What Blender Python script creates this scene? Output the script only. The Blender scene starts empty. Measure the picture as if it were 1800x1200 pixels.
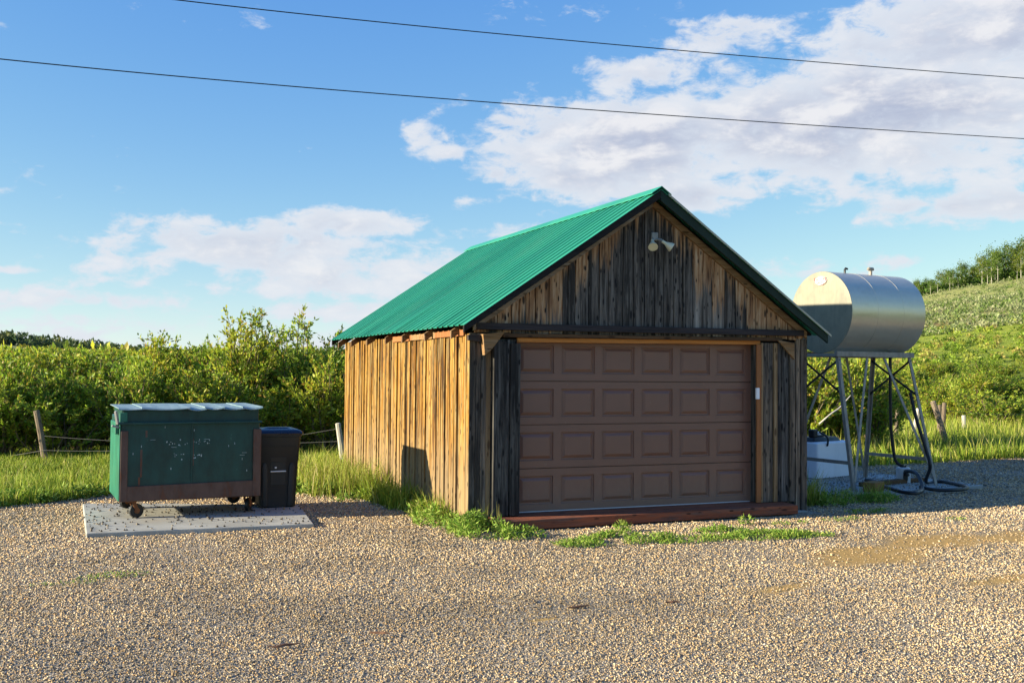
import bpy, bmesh, math, random
import numpy as np
from mathutils import Vector, Matrix, Euler
random.seed(7)
RNG = np.random.default_rng(11)
scene = bpy.context.scene
COL = scene.collection
R = math.radians

# ------------------------------------------------------------------ camera
F_PX = 1794.0                                   # focal length in pixels of an 1800 px wide frame
CAM = np.array([-4.194, -11.30, 1.702])
YAW, PITCH, ROLL = 0.3958, 0.0303, 0.0085
FW = np.array([math.sin(YAW)*math.cos(PITCH), math.cos(YAW)*math.cos(PITCH), math.sin(PITCH)])
_r = np.array([math.cos(YAW), -math.sin(YAW), 0.0]); _u = np.cross(_r, FW)
RT = _r*math.cos(ROLL) + _u*math.sin(ROLL)
UP = -_r*math.sin(ROLL) + _u*math.cos(ROLL)
cam_data = bpy.data.cameras.new('camera'); cam = bpy.data.objects.new('camera', cam_data); COL.objects.link(cam)
cam_data.sensor_width = 36.0; cam_data.lens = F_PX/1800*36; cam_data.clip_start = 0.1; cam_data.clip_end = 6000
cam.matrix_world = Matrix(((RT[0], UP[0], -FW[0], CAM[0]), (RT[1], UP[1], -FW[1], CAM[1]), (RT[2], UP[2], -FW[2], CAM[2]), (0, 0, 0, 1)))
scene.camera = cam

def ray(px, py): return FW + RT*(px-900)/F_PX - UP*(py-600)/F_PX
def at_depth(px, py, dep): return CAM + ray(px, py)*dep
def at_z(px, py, z):
    d = ray(px, py); return CAM + d*(z-CAM[2])/d[2]
def at_dist(px, dist):                          # ground position by bearing and distance from the camera
    d = ray(px, 650); d = d[:2]/np.hypot(*d[:2]); return CAM[:2] + d*dist

# ------------------------------------------------------------------ node helpers
class NT:
    def __init__(s, nt): s.nt = nt; nt.nodes.clear()
    def n(s, t, **kw):
        nd = s.nt.nodes.new(t)
        for k, v in kw.items(): setattr(nd, k, v)
        return nd
    def put(s, sock, v):
        if v is None: return
        if isinstance(v, bpy.types.NodeSocket): s.nt.links.new(v, sock)
        elif isinstance(v, (tuple, list)):
            if len(v) == 3 and sock.type == 'RGBA': v = (*v, 1)
            sock.default_value = v
        else: sock.default_value = v
    def m(s, op, a, b=None, c=None, clamp=False):
        nd = s.n('ShaderNodeMath', operation=op, use_clamp=clamp)
        for i, v in enumerate((a, b, c)): s.put(nd.inputs[i], v)
        return nd.outputs[0]
    def v(s, op, a, b=None):
        nd = s.n('ShaderNodeVectorMath', operation=op); s.put(nd.inputs[0], a); s.put(nd.inputs[1], b)
        return nd.outputs[0]
    def mix(s, f, a, b, blend='MIX'):
        nd = s.n('ShaderNodeMix', data_type='RGBA', blend_type=blend)
        s.put(nd.inputs[0], f); s.put(nd.inputs[6], a); s.put(nd.inputs[7], b); return nd.outputs[2]
    def noise(s, vec, scale=5, detail=4, rough=.55, dist=0):
        nd = s.n('ShaderNodeTexNoise'); s.put(nd.inputs['Vector'], vec); s.put(nd.inputs['Scale'], scale)
        s.put(nd.inputs['Detail'], detail); s.put(nd.inputs['Roughness'], rough); s.put(nd.inputs['Distortion'], dist)
        return nd.outputs['Fac']
    def voro(s, vec, scale=5, feature='F1', out='Distance', rnd=1):
        nd = s.n('ShaderNodeTexVoronoi', feature=feature); s.put(nd.inputs['Vector'], vec); s.put(nd.inputs['Scale'], scale)
        s.put(nd.inputs['Randomness'], rnd); return nd.outputs[out]
    def ramp(s, f, stops, interp='LINEAR'):
        nd = s.n('ShaderNodeValToRGB'); cr = nd.color_ramp; cr.interpolation = interp
        while len(cr.elements) < len(stops): cr.elements.new(0.5)
        for e, (p, c) in zip(cr.elements, stops):
            e.position = p; e.color = (*c, 1) if not isinstance(c, (int, float)) else (c, c, c, 1)
        s.put(nd.inputs[0], f); return nd.outputs[0]
    def mr(s, v, a, b, c=0.0, d=1.0, smooth=True):
        nd = s.n('ShaderNodeMapRange', interpolation_type='SMOOTHSTEP' if smooth else 'LINEAR')
        for i, x in enumerate((v, a, b, c, d)): s.put(nd.inputs[i], x)
        return nd.outputs[0]
    def sep(s, v):
        nd = s.n('ShaderNodeSeparateXYZ'); s.put(nd.inputs[0], v); return nd.outputs
    def comb(s, x, y, z):
        nd = s.n('ShaderNodeCombineXYZ')
        for i, q in enumerate((x, y, z)): s.put(nd.inputs[i], q)
        return nd.outputs[0]
    def pos(s): return s.n('ShaderNodeNewGeometry').outputs['Position']
    def rnd(s): return s.n('ShaderNodeObjectInfo').outputs['Random']
    def obj(s): return s.n('ShaderNodeTexCoord').outputs['Object']
    def bump(s, h, strength=.5, dist=.01):
        nd = s.n('ShaderNodeBump'); s.put(nd.inputs['Height'], h); nd.inputs['Strength'].default_value = strength
        nd.inputs['Distance'].default_value = dist; return nd.outputs[0]
    def bsdf(s, col, rough=.8, metal=0, normal=None, spec=.3, trans=None, coat=0):
        nd = s.n('ShaderNodeBsdfPrincipled'); s.put(nd.inputs['Base Color'], col); s.put(nd.inputs['Roughness'], rough)
        s.put(nd.inputs['Metallic'], metal); nd.inputs['Specular IOR Level'].default_value = spec
        nd.inputs['Coat Weight'].default_value = coat
        if normal is not None: s.put(nd.inputs['Normal'], normal)
        out = nd.outputs[0]
        if trans:
            t = s.n('ShaderNodeBsdfTranslucent'); s.put(t.inputs[0], col)
            mx = s.n('ShaderNodeMixShader'); mx.inputs[0].default_value = trans
            s.nt.links.new(out, mx.inputs[1]); s.nt.links.new(t.outputs[0], mx.inputs[2]); out = mx.outputs[0]
        o = s.n('ShaderNodeOutputMaterial'); s.nt.links.new(out, o.inputs[0]); return nd
def mat(name):
    m = bpy.data.materials.new(name); m.use_nodes = True; return m, NT(m.node_tree)

# ------------------------------------------------------------------ sun, sky, exposure
SUN_DIR = Vector((0.95, -0.115, -0.262)).normalized()         # direction the light travels
SUN_EL = math.asin(-SUN_DIR.z); SUN_AZ = math.atan2(-SUN_DIR.x, -SUN_DIR.y)
sun_d = bpy.data.lights.new('sun', 'SUN'); sun_d.energy = 4.0; sun_d.angle = R(0.53); sun_d.color = (1.0, 0.895, 0.66)
sun = bpy.data.objects.new('sun', sun_d); COL.objects.link(sun)
sun.rotation_euler = SUN_DIR.to_track_quat('-Z', 'Y').to_euler()
scene.view_settings.view_transform = 'Standard'; scene.view_settings.look = 'None'
scene.view_settings.exposure = 1.66; scene.view_settings.gamma = 1.0; scene.view_settings.use_curve_mapping = False

def build_world():
    w = bpy.data.worlds.new('World'); scene.world = w; w.use_nodes = True
    g = NT(w.node_tree)
    sky = g.n('ShaderNodeTexSky', sky_type='NISHITA'); sky.sun_disc = False
    sky.sun_elevation = SUN_EL; sky.sun_rotation = SUN_AZ; sky.altitude = 2000
    sky.air_density = 1.0; sky.dust_density = 0.6; sky.ozone_density = 2.2
    d = g.n('ShaderNodeTexCoord').outputs['Generated']
    x, y, z = g.sep(d)
    az = g.m('MULTIPLY', g.m('ARCTAN2', x, y), 57.29578)
    el = g.m('MULTIPLY', g.m('ARCSINE', z), 57.29578)
    def P(px, py):
        q = ray(px, py); q = q/np.linalg.norm(q)
        return math.degrees(math.atan2(q[0], q[1])), math.degrees(math.asin(q[2]))
    # the weather: banks of cloud (bearing, height above the horizon, spread, weight)
    banks = [(1560, 200, 430, 120, .95), (1080, 250, 250, 100, .92), (1750, 60, 330, 110, .9), (1010, 195, 190, 50, .62), (885, 214, 80, 22, .58), (885, 310, 70, 26, .60), (1010, 310, 130, 55, .72), (1120, 130, 170, 45, .62), (1290, 65, 150, 40, .62), (1220, 345, 90, 34, .72), (1330, 130, 260, 60, .45),
             (430, 440, 300, 62, .82), (610, 390, 130, 36, .80), (240, 428, 150, 22, .55), (560, 480, 340, 75, .66),
             (750, 235, 50, 26, .44), (795, 268, 50, 24, .40), (900, 410, 170, 22, .5), (1690, 365, 190, 34, .62), (1240, 345, 130, 40, .5),
             (160, 527, 200, 20, .52), (620, 545, 260, 34, .55), (20, 525, 110, 36, .45), (1390, 470, 150, 26, .36), (1640, 460, 160, 18, .4), (20, 474, 70, 10, .5)]
    acc = None
    for px, py, sx, sy, wt in banks:
        a0, e0 = P(px, py)
        u = g.m('MULTIPLY', g.m('SUBTRACT', az, a0), 1/(sx/31.3)); v = g.m('MULTIPLY', g.m('SUBTRACT', el, e0), 1/(sy/31.3))
        r2 = g.m('ADD', g.m('MULTIPLY', u, u), g.m('MULTIPLY', v, v))
        b = g.m('MULTIPLY', g.m('EXPONENT', g.m('MULTIPLY', r2, -1.0)), wt)
        acc = b if acc is None else g.m('MAXIMUM', acc, b)
    low = g.m('MULTIPLY', g.m('EXPONENT', g.m('MULTIPLY', el, -0.17)), .47)     # thin bands low round the whole horizon
    acc = g.m('MAXIMUM', acc, low)
    acc = g.m('MAXIMUM', acc, .08)
    p = g.comb(g.m('MULTIPLY', az, .10), g.m('MULTIPLY', el, .23), 3.7)
    p2 = g.comb(g.m('ADD', g.m('MULTIPLY', az, .10), -.10), g.m('ADD', g.m('MULTIPLY', el, .23), .16), 3.7)
    n1 = g.noise(p, 1.5, 9, .58, .25); n2 = g.noise(p2, 1.5, 5, .55, .25)
    fine = g.noise(g.comb(g.m('MULTIPLY', az, .22), g.m('MULTIPLY', el, .40), 9.1), 2.6, 8, .62, .3)
    nn = g.m('ADD', g.m('MULTIPLY', n1, .60), g.m('MULTIPLY', fine, .42))
    dens = g.m('ADD', g.m('MULTIPLY', g.m('SUBTRACT', nn, .5), 2.1), g.m('SUBTRACT', acc, .30))
    cov = g.mr(dens, 0.0, .27)
    core = g.mr(dens, .12, .75)
    lit = g.mr(g.m('ADD', g.m('SUBTRACT', n1, n2), g.m('MULTIPLY', g.m('SUBTRACT', fine, .5), .5)), -.14, .16)
    ccol = g.mix(core, (2.7, 2.85, 3.1), g.mix(lit, (1.62, 1.75, 2.25), (3.15, 3.1, 3.15)))
    # colour balance of the clear sky
    sc_ = g.n('ShaderNodeSeparateColor'); g.put(sc_.inputs[0], sky.outputs[0])
    def squash(c, a, k, p=1.0):
        if p != 1.0: c = g.m('POWER', c, p)
        return g.m('DIVIDE', g.m('MULTIPLY', c, a), g.m('ADD', 1.0, g.m('MULTIPLY', c, k)))
    cc = g.n('ShaderNodeCombineColor')
    g.put(cc.inputs[0], squash(sc_.outputs[0], .64, .12, 1.45)); g.put(cc.inputs[1], squash(sc_.outputs[1], .92, .095)); g.put(cc.inputs[2], squash(sc_.outputs[2], 3.7, .99))
    clear = cc.outputs[0]
    col = g.mix(g.m('MULTIPLY', cov, .92), clear, ccol)
    bg = g.n('ShaderNodeBackground'); g.put(bg.inputs[0], col); bg.inputs[1].default_value = 0.09
    o = g.n('ShaderNodeOutputWorld'); g.nt.links.new(bg.outputs[0], o.inputs[0])
build_world()

# ------------------------------------------------------------------ object helpers
def tag(o, label=None, cat=None, group=None, kind=None):
    if label: o['label'] = label
    if cat: o['category'] = cat
    if group: o['group'] = group
    if kind: o['kind'] = kind
    return o
def empty(name, loc=(0, 0, 0), rz=0.0, **kw):
    o = bpy.data.objects.new(name, None); COL.objects.link(o); o.location = loc; o.rotation_euler = (0, 0, rz)
    o.empty_display_size = .1
    return tag(o, **kw)
def link(name, me, m, parent=None, **kw):
    o = bpy.data.objects.new(name, me); COL.objects.link(o)
    if m is not None and not me.materials: me.materials.append(m)
    if parent is not None: o.parent = parent
    return tag(o, **kw)
def np_mesh(name, V, Fc, col=None, smooth=False):
    V = np.ascontiguousarray(V, dtype=np.float32); Fc = np.ascontiguousarray(Fc, dtype=np.int32)
    me = bpy.data.meshes.new(name); k = Fc.shape[1]
    me.vertices.add(len(V)); me.vertices.foreach_set('co', V.ravel())
    me.loops.add(Fc.size); me.loops.foreach_set('vertex_index', Fc.ravel())
    me.polygons.add(len(Fc)); me.polygons.foreach_set('loop_start', np.arange(0, Fc.size, k, dtype=np.int32))
    try: me.polygons.foreach_set('loop_total', np.full(len(Fc), k, dtype=np.int32))
    except Exception: pass
    if smooth: me.polygons.foreach_set('use_smooth', np.ones(len(Fc), dtype=bool))
    if col is not None:
        c = np.ones((len(V), 4), np.float32); c[:, :3] = col
        a = me.color_attributes.new('Col', 'FLOAT_COLOR', 'POINT'); a.data.foreach_set('color', c.ravel())
    me.update(calc_edges=True); me.validate()
    return me

class MB:
    """collects shapes for one mesh"""
    def __init__(s): s.v = []; s.f = []
    def add(s, vs, fs):
        b = len(s.v); s.v += [tuple(map(float, p)) for p in vs]; s.f += [tuple(i+b for i in f) for f in fs]; return s
    def hexa(s, p):                              # 8 corners: bottom 4 ccw, top 4 ccw
        return s.add(p, [(3, 2, 1, 0), (4, 5, 6, 7), (0, 1, 5, 4), (1, 2, 6, 5), (2, 3, 7, 6), (3, 0, 4, 7)])
    def box(s, x0, x1, y0, y1, z0, z1):
        return s.hexa([(x0, y0, z0), (x1, y0, z0), (x1, y1, z0), (x0, y1, z0), (x0, y0, z1), (x1, y0, z1), (x1, y1, z1), (x0, y1, z1)])
    def prism(s, poly, ext):                     # planar polygon (3D points) pushed along ext
        n = len(poly); e = np.array(ext); q = [tuple(np.array(p)+e) for p in poly]
        return s.add(list(poly)+q, [tuple(range(n))[::-1], tuple(range(n, 2*n))] + [(i, (i+1) % n, n+(i+1) % n, n+i) for i in range(n)])
    def bar(s, a, b, w, h=None, up=(0, 0, 1)):
        a = np.array(a, float); b = np.array(b, float); h = h or w; d = b-a; d /= np.linalg.norm(d)
        u = np.cross(d, np.array(up, float))
        if np.linalg.norm(u) < 1e-4: u = np.cross(d, (1, 0, 0))
        u /= np.linalg.norm(u); v = np.cross(u, d)
        u = u*w/2; v = v*h/2
        return s.hexa([a-u-v, a+u-v, a+u+v, a-u+v, b-u-v, b+u-v, b+u+v, b-u+v])
    def angle_iron(s, a, b, w, t, u, v):         # L section with legs along u and v
        a, b, u, v = (np.array(q, float) for q in (a, b, u, v))
        L = [u*0+v*0, u*w, u*w+v*t, u*t+v*t, u*t+v*w, v*w]
        return s.add([a+q for q in L]+[b+q for q in L], [(5, 4, 3, 2, 1, 0), (6, 7, 8, 9, 10, 11)]+[(i, (i+1) % 6, 6+(i+1) % 6, 6+i) for i in range(6)])
    def tube(s, pts, rad, n=8, cap=True):
        pts = [np.array(p, float) for p in pts]; rad = rad if isinstance(rad, (list, tuple, np.ndarray)) else [rad]*len(pts)
        b = len(s.v); ref = None
        for i, p in enumerate(pts):
            d = pts[min(i+1, len(pts)-1)]-pts[max(i-1, 0)]; d /= (np.linalg.norm(d)+1e-9)
            if ref is None: ref = np.array((0, 0, 1.)) if abs(d[2]) < .9 else np.array((1., 0, 0))
            u = np.cross(ref, d); u /= np.linalg.norm(u)+1e-9; w = np.cross(d, u); ref = w
            for k in range(n):
                t = 2*math.pi*k/n; s.v.append(tuple(p+(u*math.cos(t)+w*math.sin(t))*rad[i]))
        for i in range(len(pts)-1):
            for k in range(n):
                k2 = (k+1) % n; s.f.append((b+i*n+k, b+i*n+k2, b+(i+1)*n+k2, b+(i+1)*n+k))
        if cap: s.f.append(tuple(b+k for k in range(n))[::-1]); s.f.append(tuple(b+(len(pts)-1)*n+k for k in range(n)))
        return s
    def mesh(s, name, bevel=0.0, seg=1, smooth=False):
        me = bpy.data.meshes.new(name); me.from_pydata(s.v, [], s.f); me.update()
        bm = bmesh.new(); bm.from_mesh(me)
        bmesh.ops.recalc_face_normals(bm, faces=bm.faces)
        if bevel: bmesh.ops.bevel(bm, geom=[e for e in bm.edges if e.calc_face_angle(0) > .3], offset=bevel, segments=seg, affect='EDGES', profile=.5)
        bm.to_mesh(me); bm.free()
        if smooth:
            for p in me.polygons: p.use_smooth = True
            if hasattr(me, 'set_sharp_from_angle'): me.set_sharp_from_angle(angle=R(38))
        return me
    def build(s, name, m, parent=None, bevel=0.0, seg=1, smooth=False, **kw):
        return link(name, s.mesh(name, bevel, seg, smooth), m, parent, **kw)
def copy_tree(o, parent=None, seen=None):
    c = o.copy(); COL.objects.link(c)
    if parent is not None: c.parent = parent
    for ch in list(o.children): copy_tree(ch, c)
    return c
def value_noise(x, y, scale, seed=0):
    r = np.random.default_rng(seed).random((128, 128)); X = x/scale; Y = y/scale
    xi = np.floor(X).astype(int); yi = np.floor(Y).astype(int); fx = X-xi; fy = Y-yi
    fx = fx*fx*(3-2*fx); fy = fy*fy*(3-2*fy); g = lambda a, b: r[a % 128, b % 128]
    return (g(xi, yi)*(1-fx)+g(xi+1, yi)*fx)*(1-fy)+(g(xi, yi+1)*(1-fx)+g(xi+1, yi+1)*fx)*fy
def fbm(x, y, scale, seed=0, oct=4):
    s = 0; a = .5; t = 0
    for i in range(oct): s = s+a*value_noise(x+17*i, y-9*i, scale/2**i, seed+i); t += a; a *= .5
    return s/t
def inside(poly, x, y):
    res = np.zeros(len(x), bool); n = len(poly)
    for i in range(n):
        x0, y0 = poly[i]; x1, y1 = poly[(i+1) % n]
        c = ((y0 > y) != (y1 > y)) & (x < (x1-x0)*(y-y0)/(y1-y0+1e-12)+x0); res ^= c
    return res
def sst(t): t = np.clip(t, 0, 1); return t*t*(3-2*t)

# ------------------------------------------------------------------ materials
def wood(name, tints, dark, axis='z', grain=.55, knots=True, rough=.85, stain=None, scale=1.0, bump=.6, grey=None):
    """weathered timber: tint per board, streaks and grain along the axis, knots and nail stains"""
    m, g = mat(name); p = g.pos(); r = g.rnd()
    off = g.comb(g.m('MULTIPLY', r, 37.0), g.m('MULTIPLY', r, 91.0), g.m('MULTIPLY', r, 53.0))
    p = g.v('ADD', p, off)
    k = {'z': lambda a, b: (a, a, b), 'x': lambda a, b: (b, a, a), 'y': lambda a, b: (a, b, a)}[axis]
    streak = g.mr(g.noise(g.v('MULTIPLY', p, k(19*scale, .75*scale)), 1, 6, .66), .32, .68, 0, 1, False)
    gr = g.noise(g.v('MULTIPLY', p, k(42*scale, 1.6*scale)), 1, 6, .7, .4)
    blot = g.noise(g.v('MULTIPLY', p, k(16*scale, 1.5*scale)), 1, 6, .66)
    t = g.m('ADD', g.m('MULTIPLY', streak, .80), g.m('MULTIPLY', g.m('SUBTRACT', r, .5), .50)); t = g.m('ADD', t, .05, clamp=True)
    n = len(tints); col = g.ramp(t, [(.18+.66*i/(n-1), c) for i, c in enumerate(tints)])
    if grey: col = g.mix(g.mr(blot, .48, .68), col, grey)
    col = g.mix(g.m('MULTIPLY', g.mr(gr, .47, .66), grain), col, dark)
    if stain: col = stain(g, col, streak, gr, blot)
    if knots:
        vv = g.voro(g.v('MULTIPLY', p, k(8.5*scale, 2.6*scale)), 1)
        col = g.mix(g.m('MULTIPLY', g.mr(vv, .20, .09), .9), col, dark)
        sp = g.voro(g.v('MULTIPLY', p, k(17*scale, 5.5*scale)), 1)
        col = g.mix(g.m('MULTIPLY', g.mr(sp, .26, .13), g.mr(blot, .36, .5)), col, dark)
    g.bsdf(col, rough, 0, g.bump(g.m('ADD', gr, g.m('MULTIPLY', streak, .5)), bump, .006), .2)
    return m
ROOF_SLOPE = .676; W_SHED, D_SHED, RIDGE_Z, EAVE_OUT, EAVE_Z = 4.877, 6.284, 4.02, .18, 2.25
def gable_stain(g, col, streak, gr, blot):
    # timber kept fresh under the overhang keeps its orange-brown; the open weather greys the rest
    x, y, z = g.sep(g.pos())
    top = g.m('SUBTRACT', RIDGE_Z, g.m('MULTIPLY', g.m('ABSOLUTE', g.m('SUBTRACT', x, W_SHED/2)), ROOF_SLOPE))
    t = g.m('SUBTRACT', top, z)
    side = g.m('MULTIPLY', g.m('ABSOLUTE', g.m('SUBTRACT', x, W_SHED/2)), .13)
    r2 = g.m('MULTIPLY', g.m('SUBTRACT', g.rnd(), .5), .75)
    t = g.m('SUBTRACT', t, g.m('ADD', g.m('ADD', side, r2), g.m('MULTIPLY', g.m('SUBTRACT', streak, .5), .62)))
    f = g.mr(t, .52, .26)
    fresh = g.ramp(g.m('ADD', g.m('MULTIPLY', gr, .5), g.m('MULTIPLY', blot, .5)), [(.36, (.035, .02, .012)), (.43, (.23, .11, .05)), (.51, (.42, .235, .115)), (.62, (.62, .46, .31))])
    return g.mix(g.m('MULTIPLY', f, .92), col, fresh)
def low_grey(g, col, streak, gr, blot):
    x, y, z = g.sep(g.pos())
    f = g.mr(g.m('SUBTRACT', z, g.m('MULTIPLY', streak, .8)), .75, -.25)
    return g.mix(g.m('MULTIPLY', f, .6), col, (.27, .20, .12))
M = {}
M['side_wood'] = wood('side_wood', [(.045, .022, .008), (.14, .060, .010), (.27, .112, .013), (.30, .160, .026), (.36, .23, .064), (.23, .080, .008), (.20, .13, .052)], (.045, .025, .012), grain=.72, stain=low_grey, grey=(.32, .23, .095))
M['gable_wood'] = wood('gable_wood', [(.042, .036, .031), (.092, .078, .066), (.165, .142, .120), (.235, .203, .170), (.40, .35, .30)], (.013, .012, .012), stain=gable_stain, grey=(.155, .138, .120), grain=.66)
M['front_wood'] = wood('front_wood', [(.05, .042, .035), (.13, .10, .074), (.23, .172, .12), (.40, .31, .22)], (.016, .014, .012), grey=(.15, .13, .11), grain=.7)
M['dark_wood'] = wood('dark_wood', [(.024, .022, .021), (.055, .050, .045), (.11, .10, .09), (.24, .215, .19)], (.009, .009, .009), grey=(.12, .11, .098), grain=.66)
M['tan_wood'] = wood('tan_wood', [(.24, .15, .075), (.36, .25, .14), (.30, .20, .11)], (.10, .06, .03))
M['beam_wood'] = wood('beam_wood', [(.028, .024, .026), (.045, .038, .04), (.06, .05, .048)], (.015, .013, .013), axis='x', knots=False)
M['header_wood'] = wood('header_wood', [(.10, .055, .028), (.17, .095, .045)], (.04, .022, .012), axis='x')
M['orange_wood'] = wood('orange_wood', [(.52, .19, .045), (.60, .25, .07)], (.25, .08, .02), axis='x', knots=False, grain=.4)
M['orange_jamb'] = wood('orange_jamb', [(.26, .10, .038), (.34, .14, .055)], (.15, .055, .022), knots=False, grain=.4)
M['gusset_wood'] = wood('gusset_wood', [(.20, .115, .055), (.30, .19, .10), (.25, .13, .05)], (.07, .04, .02), axis='x')
M['sill_wood'] = wood('sill_wood', [(.28, .085, .042), (.37, .12, .058), (.23, .08, .048)], (.06, .026, .018), axis='x', grey=(.16, .09, .07))
M['rafter_wood'] = wood('rafter_wood', [(.13, .075, .04), (.24, .15, .08)], (.05, .03, .018), axis='x')
M['rake_wood'] = wood('rake_wood', [(.24, .17, .115), (.36, .27, .19)], (.12, .08, .05), axis='x', grey=(.30, .27, .24))
M['fly_wood'] = wood('fly_wood', [(.012, .012, .012), (.025, .022, .02)], (.008, .008, .008), axis='x', knots=False)
M['post_wood'] = wood('post_wood', [(.16, .12, .085), (.28, .22, .16)], (.06, .045, .03), scale=1.3)
M['pale_post'] = wood('pale_post', [(.42, .38, .32), (.55, .50, .43)], (.2, .17, .14), scale=1.3, knots=False)
M['log_wood'] = wood('log_wood', [(.34, .18, .06), (.30, .15, .05)], (.15, .08, .03), axis='x')

def metal_paint(name, col, rough=.42, wear=None, spec=.45, dirt=.25, scale=1.0, bump=True):
    m, g = mat(name); p = g.pos()
    n = g.noise(g.v('MULTIPLY', p, (3*scale, 3*scale, 1.2*scale)), 1.5, 6, .62); n2 = g.noise(p, 38*scale, 4, .6)
    c = g.mix(g.m('MULTIPLY', g.mr(n, .40, .72), dirt), col, tuple(q*.45+.012 for q in col))
    if wear:
        c = g.mix(g.m('MULTIPLY', g.mr(g.m('ADD', g.m('MULTIPLY', n, .6), g.m('MULTIPLY', n2, .4)), .56, .64), .85), c, wear)
    g.bsdf(c, g.mr(n, .3, .7, rough-.06, rough+.10), 0, g.bump(n2, .08, .004) if bump else None, spec)
    return m
M['roof_metal'] = metal_paint('roof_metal', (.022, .25, .155), .42, spec=.5, dirt=.10, bump=False)
def roof_mat():
    m, g = mat('roof_paint'); p = g.pos(); x, y, z = g.sep(p)
    sheet = g.n('ShaderNodeTexWhiteNoise', noise_dimensions='1D'); g.put(sheet.inputs['W'], g.m('FLOOR', g.m('DIVIDE', g.m('ADD', y, .31), .8)))
    run = g.noise(g.v('MULTIPLY', p, (.5, 9, .5)), 1, 6, .65); big = g.noise(p, 1.3, 5, .6)
    c = g.mix(sheet.outputs['Value'], (.020, .225, .142), (.030, .275, .172))
    c = g.mix(g.m('MULTIPLY', g.mr(run, .48, .72), .30), c, (.05, .17, .11)); c = g.mix(g.m('MULTIPLY', g.mr(big, .5, .7), .22), c, (.07, .27, .19))
    g.bsdf(c, g.mr(big, .3, .7, .36, .5), 0, None, .45); return m
M['roof_metal'] = roof_mat()
M['roof_under'] = metal_paint('roof_under', (.016, .032, .024), .6, spec=.2)
M['roof_trim'] = metal_paint('roof_trim', (.42, .42, .33), .5)
M['bin_plastic'] = metal_paint('bin_plastic', (.021, .0205, .019), .48, spec=.45, dirt=.3)
M['bin_lid'] = metal_paint('bin_lid', (.010, .011, .016), .26, spec=.6, dirt=.2)
M['door_paint'] = metal_paint('door_paint', (.165, .090, .068), .42, spec=.45, dirt=.12, bump=False)
def door_mat():
    m, g = mat('door_finish'); p = g.pos(); x, y, z = g.sep(p); n = g.noise(p, 3, 7, .65); f = g.noise(g.v('MULTIPLY', p, (20, 20, 8)), 1, 5, .65)
    c = g.mix(g.m('MULTIPLY', g.mr(n, .42, .68), .22), (.205, .104, .074), (.15, .080, .060))
    d = g.m('MULTIPLY', g.mr(g.m('ADD', z, g.m('MULTIPLY', f, -.5)), .30, -.22), .26)
    c = g.mix(d, c, (.27, .20, .14)); c = g.mix(g.m('MULTIPLY', g.mr(f, .64, .72), .25), c, (.26, .19, .15))
    g.bsdf(c, g.m('ADD', .40, g.m('MULTIPLY', d, .4)), 0, None, .45); return m
M['door_paint'] = door_mat()
M['galv'] = metal_paint('galv', (.30, .30, .29), .45, spec=.4, dirt=.45)
M['zinc'] = metal_paint('zinc', (.55, .56, .56), .35, spec=.5, dirt=.25)
M['stand_steel'] = metal_paint('stand_steel', (.33, .29, .24), .5, spec=.4, dirt=.6, scale=3)
M['white_plastic'] = metal_paint('white_plastic', (.86, .87, .90), .4, dirt=.14)
M['lamp_white'] = metal_paint('lamp_white', (.72, .67, .47), .35, dirt=.15)
M['black_rubber'] = metal_paint('black_rubber', (.012, .012, .013), .45, dirt=.4)
M['black_steel'] = metal_paint('black_steel', (.016, .017, .019), .4)
M['wire_metal'] = metal_paint('wire_metal', (.20, .185, .165), .5)
M['cable'] = metal_paint('cable', (.025, .025, .03), .6)
M['seal'] = metal_paint('seal', (.55, .55, .56), .5)
M['red_print'] = metal_paint('red_print', (.55, .03, .025), .5, dirt=.05)
M['white_print'] = metal_paint('white_print', (.80, .80, .78), .5, dirt=.05)
M['paint_fleck'] = metal_paint('paint_fleck', (.45, .56, .57), .6, dirt=.4, scale=8)

def rusty(name, paint, rustcol, amount, rough=.6):
    m, g = mat(name); p = g.pos()
    a = g.noise(g.v('MULTIPLY', p, (4, 4, 1.6)), 1.6, 8, .68); b = g.noise(g.v('MULTIPLY', p, (26, 26, 5)), 1, 6, .7)
    f = g.mr(g.m('ADD', g.m('MULTIPLY', a, .65), g.m('MULTIPLY', b, .35)), amount, amount+.10)
    rc = g.mix(b, tuple(q*.4 for q in rustcol), rustcol)
    chip = g.mr(g.noise(g.v('MULTIPLY', p, (30, 30, 16)), 1, 3, .5), .70, .74)
    pc = g.mix(g.mr(a, .35, .7), paint, tuple(q*.55 for q in paint)); pc = g.mix(g.m('MULTIPLY', chip, .35), pc, tuple(min(1, q*2.2+.03) for q in paint))
    g.bsdf(g.mix(f, pc, rc), g.mr(f, 0, 1, rough-.15, .9), 0, g.bump(b, .15, .005), .4)
    return m
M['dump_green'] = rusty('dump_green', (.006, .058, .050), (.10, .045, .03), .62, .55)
M['dump_green_lit'] = rusty('dump_green_lit', (.02, .17, .11), (.12, .06, .04), .64, .55)  # dumpster green again, with the sunlight on its left side painted in
M['dump_brown'] = rusty('dump_brown', (.115, .064, .048), (.17, .075, .045), .50, .7)
M['rust'] = rusty('rust', (.20, .075, .03), (.32, .13, .05), .45, .8)
def lid_mat():
    m, g = mat('lid_plastic'); p = g.pos(); n = g.noise(g.v('MULTIPLY', p, (3, 9, 9)), 2, 6, .6)
    g.bsdf(g.ramp(n, [(.3, (.10, .18, .20)), (.5, (.22, .31, .34)), (.75, (.36, .42, .43))]), .5, 0, g.bump(n, .2, .01), .4); return m
M['lid'] = lid_mat()
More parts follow.
